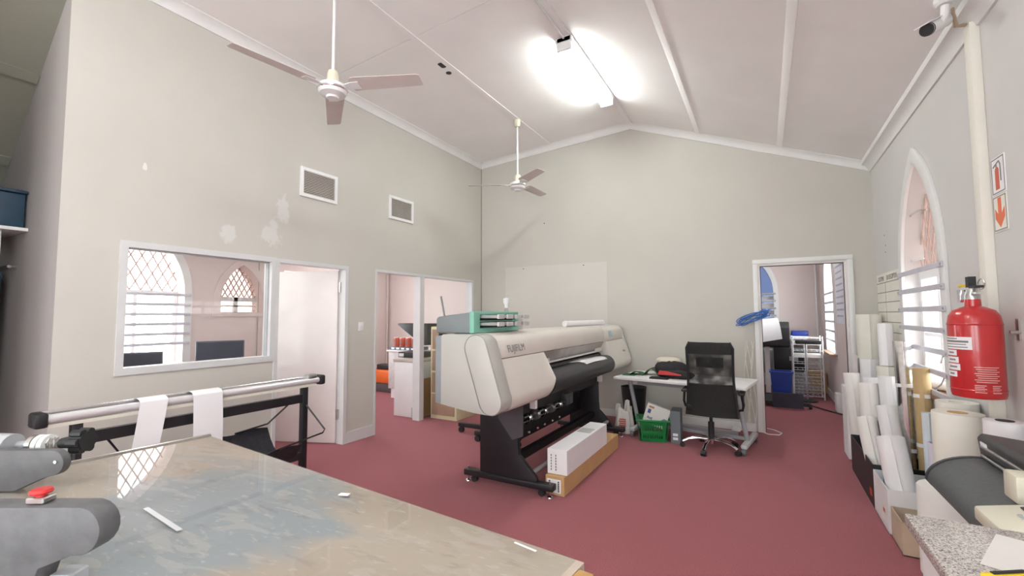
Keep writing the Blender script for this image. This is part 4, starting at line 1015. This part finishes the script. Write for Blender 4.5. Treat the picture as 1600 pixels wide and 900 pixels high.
B(PM).slab([[(-.10, .10), (-.04, .09), (-.035, .125), (-.07, .115), (-.095, .13)]], (0, -.0415, 0), (1, 0, 0), (0, 0, 1), (0, 1, 0), .0012).build('picture', MATS['print_slate'], t)
t = thing('grey_carton', (-1.0, 5.62, 0), 'upright slate grey carton beside the green basket', 'box')
GM = Tz((-.955, 5.66, 0), 4)
B(GM).rbox(-.055, .055, -.13, .13, 0, .37, .003, 1).build('carton', pm('slate_carton', (.16, .19, .21), .55), t)
b = B(GM)
for zz in (.04, .085): b.box(-.03, .025, -.1315, -.1302, zz, zz+.03)
b.build('symbol_print', M_PAPER, t)
t = thing('black_bin', (-1.52, 6.05, 0), 'black waste bin in the shadow under the desk', 'bin')
B().lathe([(.001, 0), (.13, 0), (.17, .48), (.175, .50), (.165, .50), (.125, .03), (.001, .03)], (-1.62, 6.30, 0), 20).build('tub', M_BLACK, t)
t = thing('floor_trunking', (-.7, 6.4, 0), 'loose white power board and cables on the floor under the desk', 'power board')
B(Tz((-.75, 6.30, 0), -8)).rbox(-.40, .42, -.035, .035, .0, .05, .006, 1).build('strip', M_GREYM, t)
B(Tz((-.35, 6.28, 0), -8)).rbox(-.05, .05, -.05, .05, .051, .10, .01, 1).build('plug_adapter', M_WHITE, t)

# ================================================================== OFFICE CHAIR (seen from behind)
cx, cy = -.56, 5.50
t = thing('office_chair', (cx, cy, 0), 'black high-backed mesh office chair with chrome base at the desk', 'chair')
M_FAB = pm('chair_black', (.010, .010, .011), .7, var=.3, scale=40); 
mm = bpy.data.materials.new('chair_mesh'); mm.use_nodes = True
nn = mm.node_tree.nodes; ll = mm.node_tree.links; pp = nn['Principled BSDF']; pp.inputs['Base Color'].default_value = (.015, .015, .016, 1); pp.inputs['Roughness'].default_value = .6
trn = nn.new('ShaderNodeBsdfTransparent'); mxs = nn.new('ShaderNodeMixShader'); tcc = nn.new('ShaderNodeTexCoord'); wv = nn.new('ShaderNodeTexNoise'); wv.inputs['Scale'].default_value = 9; wv.inputs['Detail'].default_value = 1
rr_ = nn.new('ShaderNodeValToRGB'); rr_.color_ramp.elements[0].position = .35; rr_.color_ramp.elements[0].color = (.45, .45, .45, 1); rr_.color_ramp.elements[1].position = .65; rr_.color_ramp.elements[1].color = (.80, .80, .80, 1)
ll.new(tcc.outputs['Object'], wv.inputs['Vector']); ll.new(wv.outputs['Fac'], rr_.inputs[0]); ll.new(rr_.outputs[0], mxs.inputs[0]); ll.new(trn.outputs[0], mxs.inputs[1]); ll.new(pp.outputs[0], mxs.inputs[2]); ll.new(mxs.outputs[0], nn['Material Output'].inputs[0])
def back(u, v, off=0.):   # u across, v up 0..1
    z = .40+.80*v; w_ = .232-.008*math.sin(v*math.pi)+.022*max(0, (.5-v)/.5)-.035*max(0, (v-.94)/.06)**2
    x = cx+.03+(u-.5)*2*w_; y = cy-.29+.06*math.cos(v*3.0)*.7+.05*(2*abs(u-.5))**2+off
    return Vector((x, y, z))
def band(v0, v1, th): return B().grid(lambda u, v: back(u, v0+(v1-v0)*v), 16, 16, th)
bk = band(.84, 1.0, .035).build('headrest', M_FAB, t)
band(.43, .84, .006).build('mesh_panel', mm, t)
band(.0, .43, .03).build('lumbar_panel', M_FAB, t)
for s_ in (0, 1):
    B().tube([back(s_, v/12.) for v in range(13)], .013, 8).build('back_frame', M_BLACK, t)
B().grid(lambda u, v: back(.2+.6*u, .66+.14*v, .02), 6, 4, .012).build('support_plate', M_BLACK, t)
B().rbox(cx-.23, cx+.25, cy-.22, cy+.25, .44, .52, .03, 3).build('seat', M_FAB, t)
for s_ in (-1, 1):
    x = cx+.03+s_*.29
    B().tube([(x-s_*.06, cy-.02, .45), (x, cy-.02, .46), (x+s_*.012, cy-.05, .52), (x, cy-.09, .62), (x, cy-.05, .64)], .014, 8).tube([(x, cy+.12, .48), (x, cy+.14, .58), (x, cy+.08, .635)], .012, 8).build('arm_support', M_BLACK, t)
    B().rbox(x-.03, x+.03, cy-.14, cy+.14, .63, .66, .012).build('armrest', M_BLACK, t)
B().cyl((cx, cy, .11), (cx, cy, .30), .032, n=16).cyl((cx, cy, .29), (cx, cy, .44), .018, n=12).build('gas_column', M_BLACK, t)
bs = B().lathe([(.001, .07), (.045, .07), (.045, .12), (.03, .13), (.001, .13)], (cx, cy, 0), 20).build('hub', M_CHROME, t)
for k in range(5):
    a = R(-100+72*k); d = Vector((math.cos(a), math.sin(a), 0)); o_ = Vector((cx, cy, 0))
    B().tube([o_+d*.03+Vector((0, 0, .11)), o_+d*.14+Vector((0, 0, .115)), o_+d*.24+Vector((0, 0, .095)), o_+d*.30+Vector((0, 0, .062))], .016, 10).build('base_spoke', M_CHROME, t)
    c_ = o_+d*.305; s2 = Vector((-d.y, d.x, 0))
    B().cyl(c_-s2*.026+Vector((0, 0, .027)), c_+s2*.026+Vector((0, 0, .027)), .027, n=16).build('caster', M_BLACK, t)
# ================================================================== PAPER ROLLS ALONG THE RIGHT WALL
def roll(base, top, r, m, label, hollow=.82, bands=(), core=None):
    base = Vector(base); top = Vector(top)
    t = thing('paper_roll', base, label, 'paper roll', 'rolls standing along the right wall')
    B().cyl(base, top, r, n=24, hollow=hollow).build('roll', m, t)
    d = (top-base).normalized(); a = d.orthogonal().normalized()
    ang = math.atan2(-1, -.6)
    # loose outer edge of the sheet
    sd = Vector((math.cos(ang), math.sin(ang), 0)); sd = (sd-d*sd.dot(d)).normalized(); tn = d.cross(sd)
    e0 = base+sd*(r*1.0); e1 = top+sd*(r*1.0)
    B().add([e0, e1, e1+tn*r*.5+sd*.002, e0+tn*r*.5+sd*.002, e0+sd*.005, e1+sd*.005, e1+tn*r*.5+sd*.0045, e0+tn*r*.5+sd*.0045], [(0,1,2,3), (7,6,5,4), (0,4,5,1), (3,2,6,7), (1,5,6,2), (0,3,7,4)]).build('sheet_edge', m, t)
    for k in bands:
        p = base+(top-base)*k; B().cyl(p-d*.014, p+d*.014, r+.003, n=24).build('tape_band', M_PAPER, t)
    if core: B().cyl(top-d*.06, top+d*.004, core, n=16, hollow=.85).build('core', M_CARD, t)
    return t
M_FOIL = pm('silver_foil', (.90, .90, .91), .18, metal=1, var=.15, scale=30)
M_GOLD = pm('kraft_gold', (.52, .38, .19), .45, var=.08)
roll((1.0, 6.22, 0), (1.0, 6.25, 1.49), .115, M_PAPERC, 'tall cream roll standing in the corner by the doorway')
roll((1.03, 5.62, .99), (1.03, 5.66, 1.40), .062, M_PAPER, 'narrow white roll stacked upright under the job chart')
roll((1.03, 5.62, 0), (1.03, 5.64, .985), .085, M_PAPERC, 'wide cream roll under the narrow white one')
roll((.93, 5.92, 0), (.95, 5.98, 1.02), .085, M_PAPER, 'white roll in front of the tall cream corner roll')
roll((.795, 5.60, 0), (.745, 5.66, .90), .068, M_PAPERB, 'white roll leaning at the doorway end of the row')
roll((.80, 5.00, 0), (.79, 5.12, .875), .072, M_PAPERB, 'warm white roll beside the doorway-end roll')
roll((.90, 5.22, 0), (.88, 5.34, .90), .095, M_PAPER, 'fat white roll just behind the warm white one')
roll((.95, 4.98, 0), (.94, 5.06, .95), .085, M_PAPER, 'white roll left of the silver foil')
roll((.985, 4.74, 0), (.975, 4.80, 1.27), .058, M_FOIL, 'shiny silver foil roll bound with white tape', bands=(.32, .72))
roll((1.08, 4.90, 0), (1.07, 5.06, 1.24), .036, M_FOIL, 'thin silver foil roll behind the bound one')
roll((1.055, 4.60, 0), (1.055, 4.66, 1.07), .055, M_GOLD, 'golden kraft roll bound with tape at the window', bands=(.45, .80))
roll((.90, 4.56, 0), (.845, 4.76, .74), .068, M_PAPER, 'white roll leaning at the foot of the foil rolls')
roll((.79, 4.62, .0), (.735, 4.90, .60), .075, M_PAPERB, 'short white roll leaning out at the front of the row')
roll((.815, 4.02, 0), (.765, 4.24, .60), .085, M_PAPER, 'short open white roll in the cardboard bin')
roll((.98, 4.20, 0), (.98, 4.22, .80), .036, pm('pale_blue_paper', (.72, .80, .86), .6), 'pale blue roll beside the black box')
roll((1.0, 4.08, 0), (1.0, 4.10, .62), .06, pm('lilac_paper', (.74, .72, .84), .6), 'lilac tinted roll in front of the fat cream roll')
t = B().rbox(.70, .76, 5.72, 6.02, .02, .74, .003, 1).build('foam_board', M_PAPER); tag(t, 'thin white board standing at the end of the roll row', 'board')
t = B().grid(lambda u, v: (.86+.03*math.sin(3*u), 6.10+.30*u, 1.0*v+.005+.04*u*v), 8, 6, .002).build('white_sheet', M_PAPER); tag(t, 'curved white sheet leaning beside the doorway', 'paper sheet')
def holder(x0, x1, y0, y1, h, m, label, patch=None):
    t = thing('roll_bin', ((x0+x1)/2, (y0+y1)/2, 0), label, 'box', 'open boxes holding the rolls')
    e = .006
    B().box(x0, x0+e, y0, y1, 0, h).build('panel', m, t); B().box(x1-e, x1, y0, y1, 0, h).build('panel', m, t)
    B().box(x0+e, x1-e, y0, y0+e, 0, h).build('panel', m, t); B().box(x0+e, x1-e, y1-e, y1, 0, h).build('panel', m, t)
    B().box(x0, x1, y0, y1, 0, .006).build('bottom', m, t)
    if patch:
        yy, zz, pmm = patch
        lb = B().box(x0-.002, x0-.0002, yy-.04, yy+.04, zz-.025, zz+.025).build('label', M_PAPERC if pmm is M_REDINK else M_ORANGE, t)
        B().box(x0-.003, x0-.002, yy-.028, yy+.026, zz-.013, zz+.013).build('label_print', pmm, lb)
holder(.69, 1.135, 4.46, 5.46, .33, M_BLACK, 'black box holding the middle rolls', (4.56, .09, M_REDP))
holder(.69, 1.135, 3.98, 4.44, .30, M_PAPER, 'white box with red print holding the short rolls', (4.10, .12, M_REDINK))
holder(.70, 1.135, 3.68, 3.96, .20, pm('pale_cardboard', (.55, .44, .33), .8), 'brown cardboard box below the cutting plotter')
t = B().rbox(.80, .86, 4.75, 4.85, .33, .60, .004, 1).build('black_tube_box', M_BLACK); tag(t, 'small black box end among the short rolls', 'box')
t = B().grid(lambda u, v: (.735+.01*u, 4.30+.12*u-.06*v, .20+.32*v), 4, 6, .002).build('teal_sheet', pm('teal_sheet', (.01, .22, .27), .5)); tag(t, 'dark teal sheet edge between the short rolls', 'paper sheet')
t = B().rbox(1.04, 1.10, 4.06, 4.20, .0, .90, .004, 1).build('black_carton', M_BLACK); tag(t, 'tall black carton standing below the window', 'box')
# big rolls and drum next to the plotter
t = thing('vinyl_roll', (.97, 3.66, .50), 'fat cream vinyl roll standing next to the plotter', 'vinyl roll')
B().lathe([(.045, .50), (.115, .50), (.115, .92), (.113, .925), (.045, .925), (.043, .90), (.043, .60)], (.955, 3.555, 0), 36).build('roll', M_PAPERC, t)
B().lathe([(.037, .50), (.0449, .50), (.0449, .927), (.037, .927)], (.955, 3.555, 0), 24).build('core', M_CARD, t)
t = thing('vinyl_roll', (1.03, 3.86, 0), 'cream vinyl roll just behind the fat one', 'vinyl roll')
B().lathe([(.04, 0), (.10, 0), (.10, .945), (.04, .945), (.038, .7)], (1.03, 3.84, 0), 32).build('roll', M_PAPERC, t)
t = thing('white_drum', (.90, 3.55, 0), 'white cylindrical drum below the cutting plotter', 'drum')
B().lathe([(.001, 0), (.155, 0), (.155, .49), (.150, .499), (.001, .499)], (.90, 3.51, 0), 36).build('drum', M_PAPERB, t)
t = thing('media_roll', (1.02, 3.2, .82), 'white media roll with black core behind the plotter', 'media roll')
B().lathe([(.035, .0), (.08, .0), (.08, .955), (.035, .955), (.033, .8)], (1.04, 3.22, 0), 28).build('roll', M_PAPER, t)
B().lathe([(.022, .80), (.0349, .80), (.0349, .958), (.022, .958)], (1.04, 3.22, 0), 20).build('core', M_BLACK, t)
t = B().rbox(1.098, 1.136, 2.62, 3.10, .0, 1.16, .004, 1).build('white_board', M_PAPER); tag(t, 'white board leaning on the right wall behind the plotter', 'board')
t = B().cyl((1.16, 4.95, .92), (1.30, 4.60, .92), .035, n=18, hollow=.6).build('sill_roll', M_PAPERC); tag(t, 'small paper roll lying on the window sill', 'paper roll')
t = B().grid(lambda u, v: (1.17+.05*u, 5.02+.12*u, .885+.22*v*(1-.3*u)), 4, 4, .002).build('tan_paper', pm('tan_paper', (.66, .48, .34), .7)); tag(t, 'tan paper sheet propped on the window sill', 'paper sheet')
t = B().tube([(XR-.04, 4.36, 1.14), (XR-.02, 4.40, 1.18), (XR-.01, 4.33, 1.20), (XR-.02, 4.30, 1.10), (XR-.03, 4.42, .98), (XR-.03, 4.55, .93), (XR-.04, 4.50, .86)], .005, 6).build('window_cable', M_GREYM); tag(t, 'dark cable looped over the window bars', 'cable')

# ================================================================== CUTTING PLOTTER
t = thing('cutting_plotter', (.75, 2.4, 0), 'black cutting plotter with cream controls beside the counter', 'plotter')
y0, y1 = 1.99, 2.85
M_PLB = pm('plotter_black', (.045, .045, .048), .42, var=.12, scale=40, bump=.05, bscale=300)
M_PLT = pm('plotter_tray', (.085, .092, .095), .5, var=.12, scale=60)
M_PLC = pm('plotter_cream', (.72, .69, .56), .45, var=.03)
B().sweep([(.84, .80), (.825, .935), (.84, .955), (1.00, .935), (1.02, .90), (1.02, .80)], (0, y0, 0), (0, y1, 0), (1, 0, 0), (0, 0, 1)).build('cover', M_PLB, t, bevel=.006)
tray = [(.84, .845)]+[(.84-.20*math.sin(R(a)), .845-.13*(1-math.cos(R(a)))) for a in range(10, 91, 10)]
B().sweep(tray+[(p[0]+.012, p[1]-.016) for p in tray[::-1]], (0, y0+.12, 0), (0, y1-.02, 0), (1, 0, 0), (0, 0, 1)).build('tray', M_PLT, t)
B().sweep([(p[0]-.004, p[1]+.004) for p in tray]+[(p[0]+.014, p[1]-.02) for p in tray[::-1]], (0, y1-.02, 0), (0, y1, 0), (1, 0, 0), (0, 0, 1)).build('tray_lip', M_PLB, t)
B().box(.835, .855, y0+.1, y1-.02, .845, .93).build('carriage_slot', M_BLACK, t)
for z in (.865, .905): B().cyl((.825, y0+.1, z), (.825, y1-.05, z), .007, n=10).build('guide_rail', M_STEEL, t)
B().rbox(.73, .83, y0+.22, y0+.32, .845, .94, .008).build('carriage', M_PLC, t)
cp = B().sweep([(.60, .80), (.60, .845), (.84, .90), (.86, .80)], (0, y0-.05, 0), (0, y0+.15, 0), (1, 0, 0), (0, 0, 1)).build('control_panel', M_PLC, t, bevel=.008)
KM = frame((.70, y0+.06, .870), (0, -1, 0), (.24, 0, .055))
B(KM).box(-.05, -.01, .0, .012, -.001, .003).build('display', M_BLACK, cp)
for k in range(4): B(KM).rbox(.01+.02*(k % 2), .022+.02*(k % 2), -.03+.03*(k//2), -.018+.03*(k//2), -.001, .004, .001, 1).build('button', M_GREYM, cp)
B().box(.88, .98, y0+.05, y1-.06, .70, .80).build('beam', M_PLB, t)
for y in (y0+.12, y1-.15):
    B().cyl((.90, y, .70), (.90, y, .06), .025, n=12).build('leg', M_GREYM, t)
    B().rbox(.62, 1.06, y-.03, y+.03, .02, .06, .01).build('foot', M_BLACKM, t)
    B().cyl((.70, y, .06), (.79, y, .78), .017, n=10).build('brace', M_GREYM, t)
B().rbox(.955, .985, y1-.14, y1-.11, .94, .975, .004).build('release_lever', M_GREYM, t)
B(frame((.826, y1-.07, .917), (0, -1, 0), (-.015, 0, .135))).box(-.03, .03, -.008, .008, -.001, .003).build('badge', M_PAPER, t)

# ================================================================== GRANITE COUNTER
mg = bpy.data.materials.new('grey_granite'); mg.use_nodes = True
nt = mg.node_tree; N = nt.nodes; L = nt.links; p = N['Principled BSDF']; tc = N.new('ShaderNodeTexCoord')
vo = N.new('ShaderNodeTexVoronoi'); vo.inputs['Scale'].default_value = 300; L.new(tc.outputs['Object'], vo.inputs['Vector'])
rp = N.new('ShaderNodeValToRGB'); rp.color_ramp.interpolation = 'CONSTANT'; e = rp.color_ramp.elements
for pos, c in ((.14, (.36, .33, .31)), (.36, (.56, .51, .48)), (.62, (.70, .66, .63))): q = e.new(pos); q.color = (*c, 1)
e[0].color = (.10, .10, .10, 1); e[-1].color = (.45, .42, .41, 1)
sp = N.new('ShaderNodeSeparateColor'); L.new(vo.outputs['Color'], sp.inputs[0]); L.new(sp.outputs[0], rp.inputs[0]); L.new(rp.outputs[0], p.inputs['Base Color']); p.inputs['Roughness'].default_value = .25
t = thing('granite_counter', (.8, 1.2, 0), 'white cabinet with a speckled grey granite top in the near corner', 'counter')
B().rbox(.375, 1.13, .35, 1.935, .812, .85, .006).build('worktop', mg, t)
B().box(.41, 1.13, .38, 1.915, .0, .812).build('carcass', M_WHITE, t)
t = B(Tz((.60, 1.72, .851), -24)).box(-.09, .09, -.13, .13, 0, .0015).build('paper_sheet', M_PAPERB); tag(t, 'white paper sheet lying on the granite top', 'paper')
t = thing('utility_knife', (.56, 1.50, .853), 'yellow and black utility knife lying on the granite top', 'knife')
UM = Tz((.50, 1.575, .853), 34)
B(UM).rbox(-.07, .07, -.011, .011, 0, .016, .004).build('handle', MATS['yellow_plastic'], t)
B(UM).rbox(-.05, .04, -.006, .006, .0162, .020, .002, 1).build('slider', M_BLACK, t)
B(UM).box(-.105, -.07, -.005, .005, .006, .008).build('blade', M_STEEL, t)

# ================================================================== ROOM BEYOND THE GABLE DOORWAY
t = thing('network_cable_coil', (-.11, 6.53, 1.58), 'coil of blue network cable hanging on the door frame', 'cable')
rnd = random.Random(4)
for k in range(9):
    pts = []
    for i in range(25):
        a = 2*math.pi*i/24; pts.append((-.13+(.13+.008*k+.01*math.sin(k*2.1))*math.cos(a)+.006*math.sin(3*a+k), 6.525-.007*k-.005*math.cos(a), 1.455+(.03+.018*((k*7) % 5))*math.cos(a)+(.016+.009*((k*3) % 5))*math.sin(a)+.006*math.sin(2*a+k*1.3)))
    B().tube(pts, .005, 6).build('loop', pm('cable_blue', (.03, .16, .50), .45), t)
B().tube([(0, 6.52, 1.53), (.05, 6.50, 1.52), (.07, 6.49, 1.47)], .005, 6).build('tail', M_TRIM, t)
t = thing('white_cables', (-.2, 6.54, 0), 'thin white cables hanging down beside the door frame', 'cable')
for k in range(5):
    pts = [(-.15-.02*k+.025*math.sin(i*.8+k*1.7), 6.555-.006*k, .10+1.05*i/9) for i in range(10)]
    B().tube(pts, .0045, 6).build('cable_run', M_PAPERC, t)
B().tube([(-.10, 6.50, .03), (.0, 6.47, .008), (.11, 6.50, .007), (.14, 6.62, .007), (.06, 6.75, .007), (-.02, 6.80, .007)], .006, 6).build('cable_run', M_WHITE, t)
t = thing('wall_notice', (XN, 7.75, 1.35), 'long white printed notice on the far room wall', 'notice')
B().box(XN-.004, XN, 7.75, 8.72, 1.35, 2.5).build('sheet', pm('notice_white', (.78, .79, .86), .6), t)
b = B(); rnd = random.Random(2)
for k in range(11):
    z = 2.42-.095*k; yy = 8.66
    for j in range(6): 
        l = rnd.uniform(.08, .125); b.box(XN-.0052, XN-.0041, yy-l, yy, z-.018, z+.008); yy -= l+.014
b.build('print_lines', pm('print_light_grey', (.45, .45, .50), .6), t)
t = thing('blue_bin', (.17, 9.0, 0), 'blue plastic waste bin standing in the far room', 'bin')
def tub(b, x0, x1, y0, y1, z0, z1, fl=.03):
    vs = [(x0+fl, y0+fl, z0), (x1-fl, y0+fl, z0), (x1-fl, y1-fl, z0), (x0+fl, y1-fl, z0), (x0, y0, z1), (x1, y0, z1), (x1, y1, z1), (x0, y1, z1)]
    e = .008; vs += [(x0+e, y0+e, z1), (x1-e, y0+e, z1), (x1-e, y1-e, z1), (x0+e, y1-e, z1), (x0+fl+e, y0+fl+e, z0+.02), (x1-fl-e, y0+fl+e, z0+.02), (x1-fl-e, y1-fl-e, z0+.02), (x0+fl+e, y1-fl-e, z0+.02)]
    fs = [(3,2,1,0)]+[(i, (i+1) % 4, 4+(i+1) % 4, 4+i) for i in range(4)]+[(4+i, 4+(i+1) % 4, 8+(i+1) % 4, 8+i) for i in range(4)]+[(8+i, 8+(i+1) % 4, 12+(i+1) % 4, 12+i) for i in range(4)]+[(12, 13, 14, 15)]
    return b.add(vs, fs)
tub(B(), .05, .37, 8.75, 9.05, .085, .53).build('tub', M_BLUE, t)
B().slab([rect(.035, .385, 8.735, 9.065), rect(.06, .36, 8.76, 9.04)], (0, 0, .515), (1, 0, 0), (0, 1, 0), (0, 0, 1), .02).build('rim', M_BLUE, t)
t = thing('plotter_stand', (.3, 8.6, 0), 'black plotter stand base with a front plate behind the doorway', 'stand')
B().box(.07, .48, 8.33, 8.36, .02, .25).build('front_plate', pm('plate_navy_black', (.03, .03, .05), .5), t)
B().box(-.9, .58, 8.45, 8.53, .04, .09).build('foot_bar', M_BLACKM, t); B().box(-.9, .42, 9.25, 9.33, .04, .09).build('foot_bar', M_BLACKM, t)
for x, y in ((.58, 8.49), (-.8, 8.49), (.40, 9.29)): B().cyl((x-.02, y, .04), (x+.02, y, .04), .04, n=14).build('caster', M_BLACK, t)
B().box(-.05, .40, 8.55, 9.28, .04, .082).build('cross_shelf', M_BLACKM, t)
t = thing('desk_plotter', (.1, 9.9, .9), 'black large plotter with a white sheet over it in the far room', 'plotter')
B().sweep([(9.3, .93), (9.35, 1.25), (9.5, 1.36), (9.75, 1.34), (9.85, 1.2), (9.8, .95), (9.6, .88)], (-.95, 0, 0), (.38, 0, 0), (0, 1, 0), (0, 0, 1)).build('body', M_BLACK, t, bevel=.02)
B().grid(lambda u, v: (-.30+.50*u+.06*v, 9.60-.33*math.sin(v*1.5)-.02*math.sin(u*5), 1.375-.32*v*v+.05*u*(1-v)-.10*(1-u)*v), 10, 10, .002).build('white_sheet', M_PAPER, t)
for x in (-.7, .02): B().box(x-.04, x+.04, 9.5, 9.62, .0, .90).build('leg', M_TRIM, t)
t = thing('print_shelf', (.3, 10.3, 0), 'black printer on a low stand below the far plotter', 'printer')
B().rbox(.13, .62, 9.95, 10.4, .42, .86, .02).build('body', M_BLACK, t)
B().box(.38, .52, 9.943, 9.949, .62, .70).build('panel', M_GREYM, t)
B().box(.15, .60, 10.0, 10.4, .0, .42).build('cabinet', M_GREYM, t)
B().rbox(-.32, .12, 10.1, 10.4, .35, .80, .01).build('side_tray', M_GREYM, t)
t = thing('side_table', (.4, 10.6, 0), 'white topped table under the far window', 'table')
B().box(-.9, .72, 10.45, 10.93, 1.0, 1.06).build('top', M_WHITE, t)
for x in (-.85, .68): B().box(x-.03, x+.03, 10.5, 10.88, 0, 1.0).build('leg', M_WHITE, t)
t = thing('desktop_printer', (.2, 10.65, 1.06), 'black desktop printer on the white far table', 'printer')
B().rbox(-.10, .42, 10.5, 10.9, 1.061, 1.25, .02).build('body', M_BLACK, t); B().rbox(-.06, .38, 10.46, 10.52, 1.20, 1.28, .01).build('lid', M_GREYM, t)
t = B().rbox(.46, .74, 10.52, 10.85, 1.061, 1.16, .01).build('blue_box', M_BLUE); tag(t, 'blue box at the end of the far table', 'box')
t = thing('red_items', (-.3, 10.6, 1.06), 'red and cream packets on the far table', 'packets')
B().rbox(-.42, -.30, 10.5, 10.6, 1.061, 1.24, .005, 1).build('packet', M_REDP, t); B().rbox(-.29, -.12, 10.5, 10.62, 1.061, 1.16, .005, 1).build('packet', M_PAPERC, t)
t = thing('wire_rack', (.75, 9.9, 0), 'white wire drawer rack beside the far printer', 'rack')
for x in (.42, .86):
    for y in (9.45, 9.85): B().cyl((x, y, 0), (x, y, 1.10), .010, n=8).build('post', M_WHITE, t)
for k in range(10):
    z = .06+.112*k; b = B()
    b.tube([(.42, 9.45, z), (.86, 9.45, z), (.86, 9.85, z), (.42, 9.85, z), (.42, 9.45, z)], .006, 5)
    for j in range(1, 6): b.cyl((.42+.44*j/6, 9.45, z), (.42+.44*j/6, 9.85, z), .003, n=5)
    sh = b.build('wire_shelf', M_WHITE, t)
    if k in (6, 8): B().box(0.44, .84, 9.47, 9.83, z+.006, z+.05).build('paper_stack', M_PAPERB, sh)
t = thing('desk_fan', (.62, 9.35, 0), 'small dark pedestal fan standing in front of the wire rack', 'fan')
B().cyl((.60, 9.25, .02), (.60, 9.25, .98), .012, n=10).build('pole', M_GREYM, t)
B().lathe([(.001, 0), (.15, 0), (.14, .02), (.02, .03), (.001, .03)], (.60, 9.25, 0), 24).build('base', M_BLACK, t)
B().rbox(0.45, .82, 9.15, 9.35, .98, 1.04, .015).build('tray', M_BLACK, t)
b = B()
for k in range(5):
    r_ = .03+.035*k; b.tube([(.60+r_*math.cos(a*math.pi/10), 9.20-.05*(1-(k/4.)**2), .24+r_*math.sin(a*math.pi/10)) for a in range(21)], .004, 5)
for a in range(12): b.cyl((.60, 9.15, .24), (.60+.17*math.cos(a*math.pi/6), 9.20, .24+.17*math.sin(a*math.pi/6)), .003, n=5)
b.build('grille', M_GREYM, t)
t = B().tube([(.60, 9.05, .012), (.58, 9.0, .012), (.62, 8.75, .012), (.80, 8.45, .012), (.97, 8.20, .012)], .012, 6).build('floor_cable', M_BLACK); tag(t, 'black cable running over the far room carpet', 'cable')
t = B().rbox(.70, .98, 10.3, 10.9, 0, .38, .005, 1).build('brown_box', M_CARD); tag(t, 'brown cardboard box in the corner of the far room', 'box')
t = thing('socket_trunking', (XN, 8.6, .15), 'white socket box at the foot of the far room wall', 'socket')
B().rbox(XN-.09, XN-.021, 8.35, 8.62, .0, .28, .01).build('housing', M_WHITE, t); B().rbox(XN-.10, XN-.09, 8.42, 8.55, .12, .22, .004, 1).build('socket_plate', M_TRIM, t)

# ================================================================== DARK SIDE BAY
t = thing('wall_shelf', (-5.4, 1.0, 2.15), 'pale shelf fixed in the dark side bay', 'shelf')
B().box(-5.62, -4.98, .85, 1.143, 2.165, 2.19).build('board', M_TRIM, t)
B().slab([[(-5.06, 2.165), (-5.06, 1.98), (-5.09, 1.98), (-5.3, 2.165)]], (0, 1.0, 0), (1, 0, 0), (0, 0, 1), (0, 1, 0), .02).build('bracket', M_TRIM, t)
t = thing('storage_box', (-5.4, 1.0, 2.19), 'dark blue storage box on the bay shelf', 'box')
B().rbox(-5.50, -5.02, .87, 1.13, 2.191, 2.46, .01).build('tub', pm('navy_plastic', (.02, .05, .085), .5), t)
B().rbox(-5.52, -5.0, .86, 1.14, 2.461, 2.485, .006).build('lid', MATS['navy_plastic'], t)
t = thing('hanging_coat', (-5.4, 1.05, .4), 'dark teal coats hanging below the bay shelf', 'coat')
B().grid(lambda u, v: (-5.25-.55*u, 1.06-.06*math.sin(u*9)**2-.04*v, 1.85-1.35*v+.05*u), 16, 10, .02).build('cloth', pm('dark_teal_cloth', (.015, .035, .05), .85, var=.3), t)
B().tube([(-5.2, 1.10, 1.90), (-5.9, 1.10, 1.90)], .012, 8).build('rail', M_STEEL, t)
for x in (-5.22, -5.88): B().cyl((x, 1.10, 1.90), (x, 1.144, 1.90), .010, n=8).build('hook', M_STEEL, t)
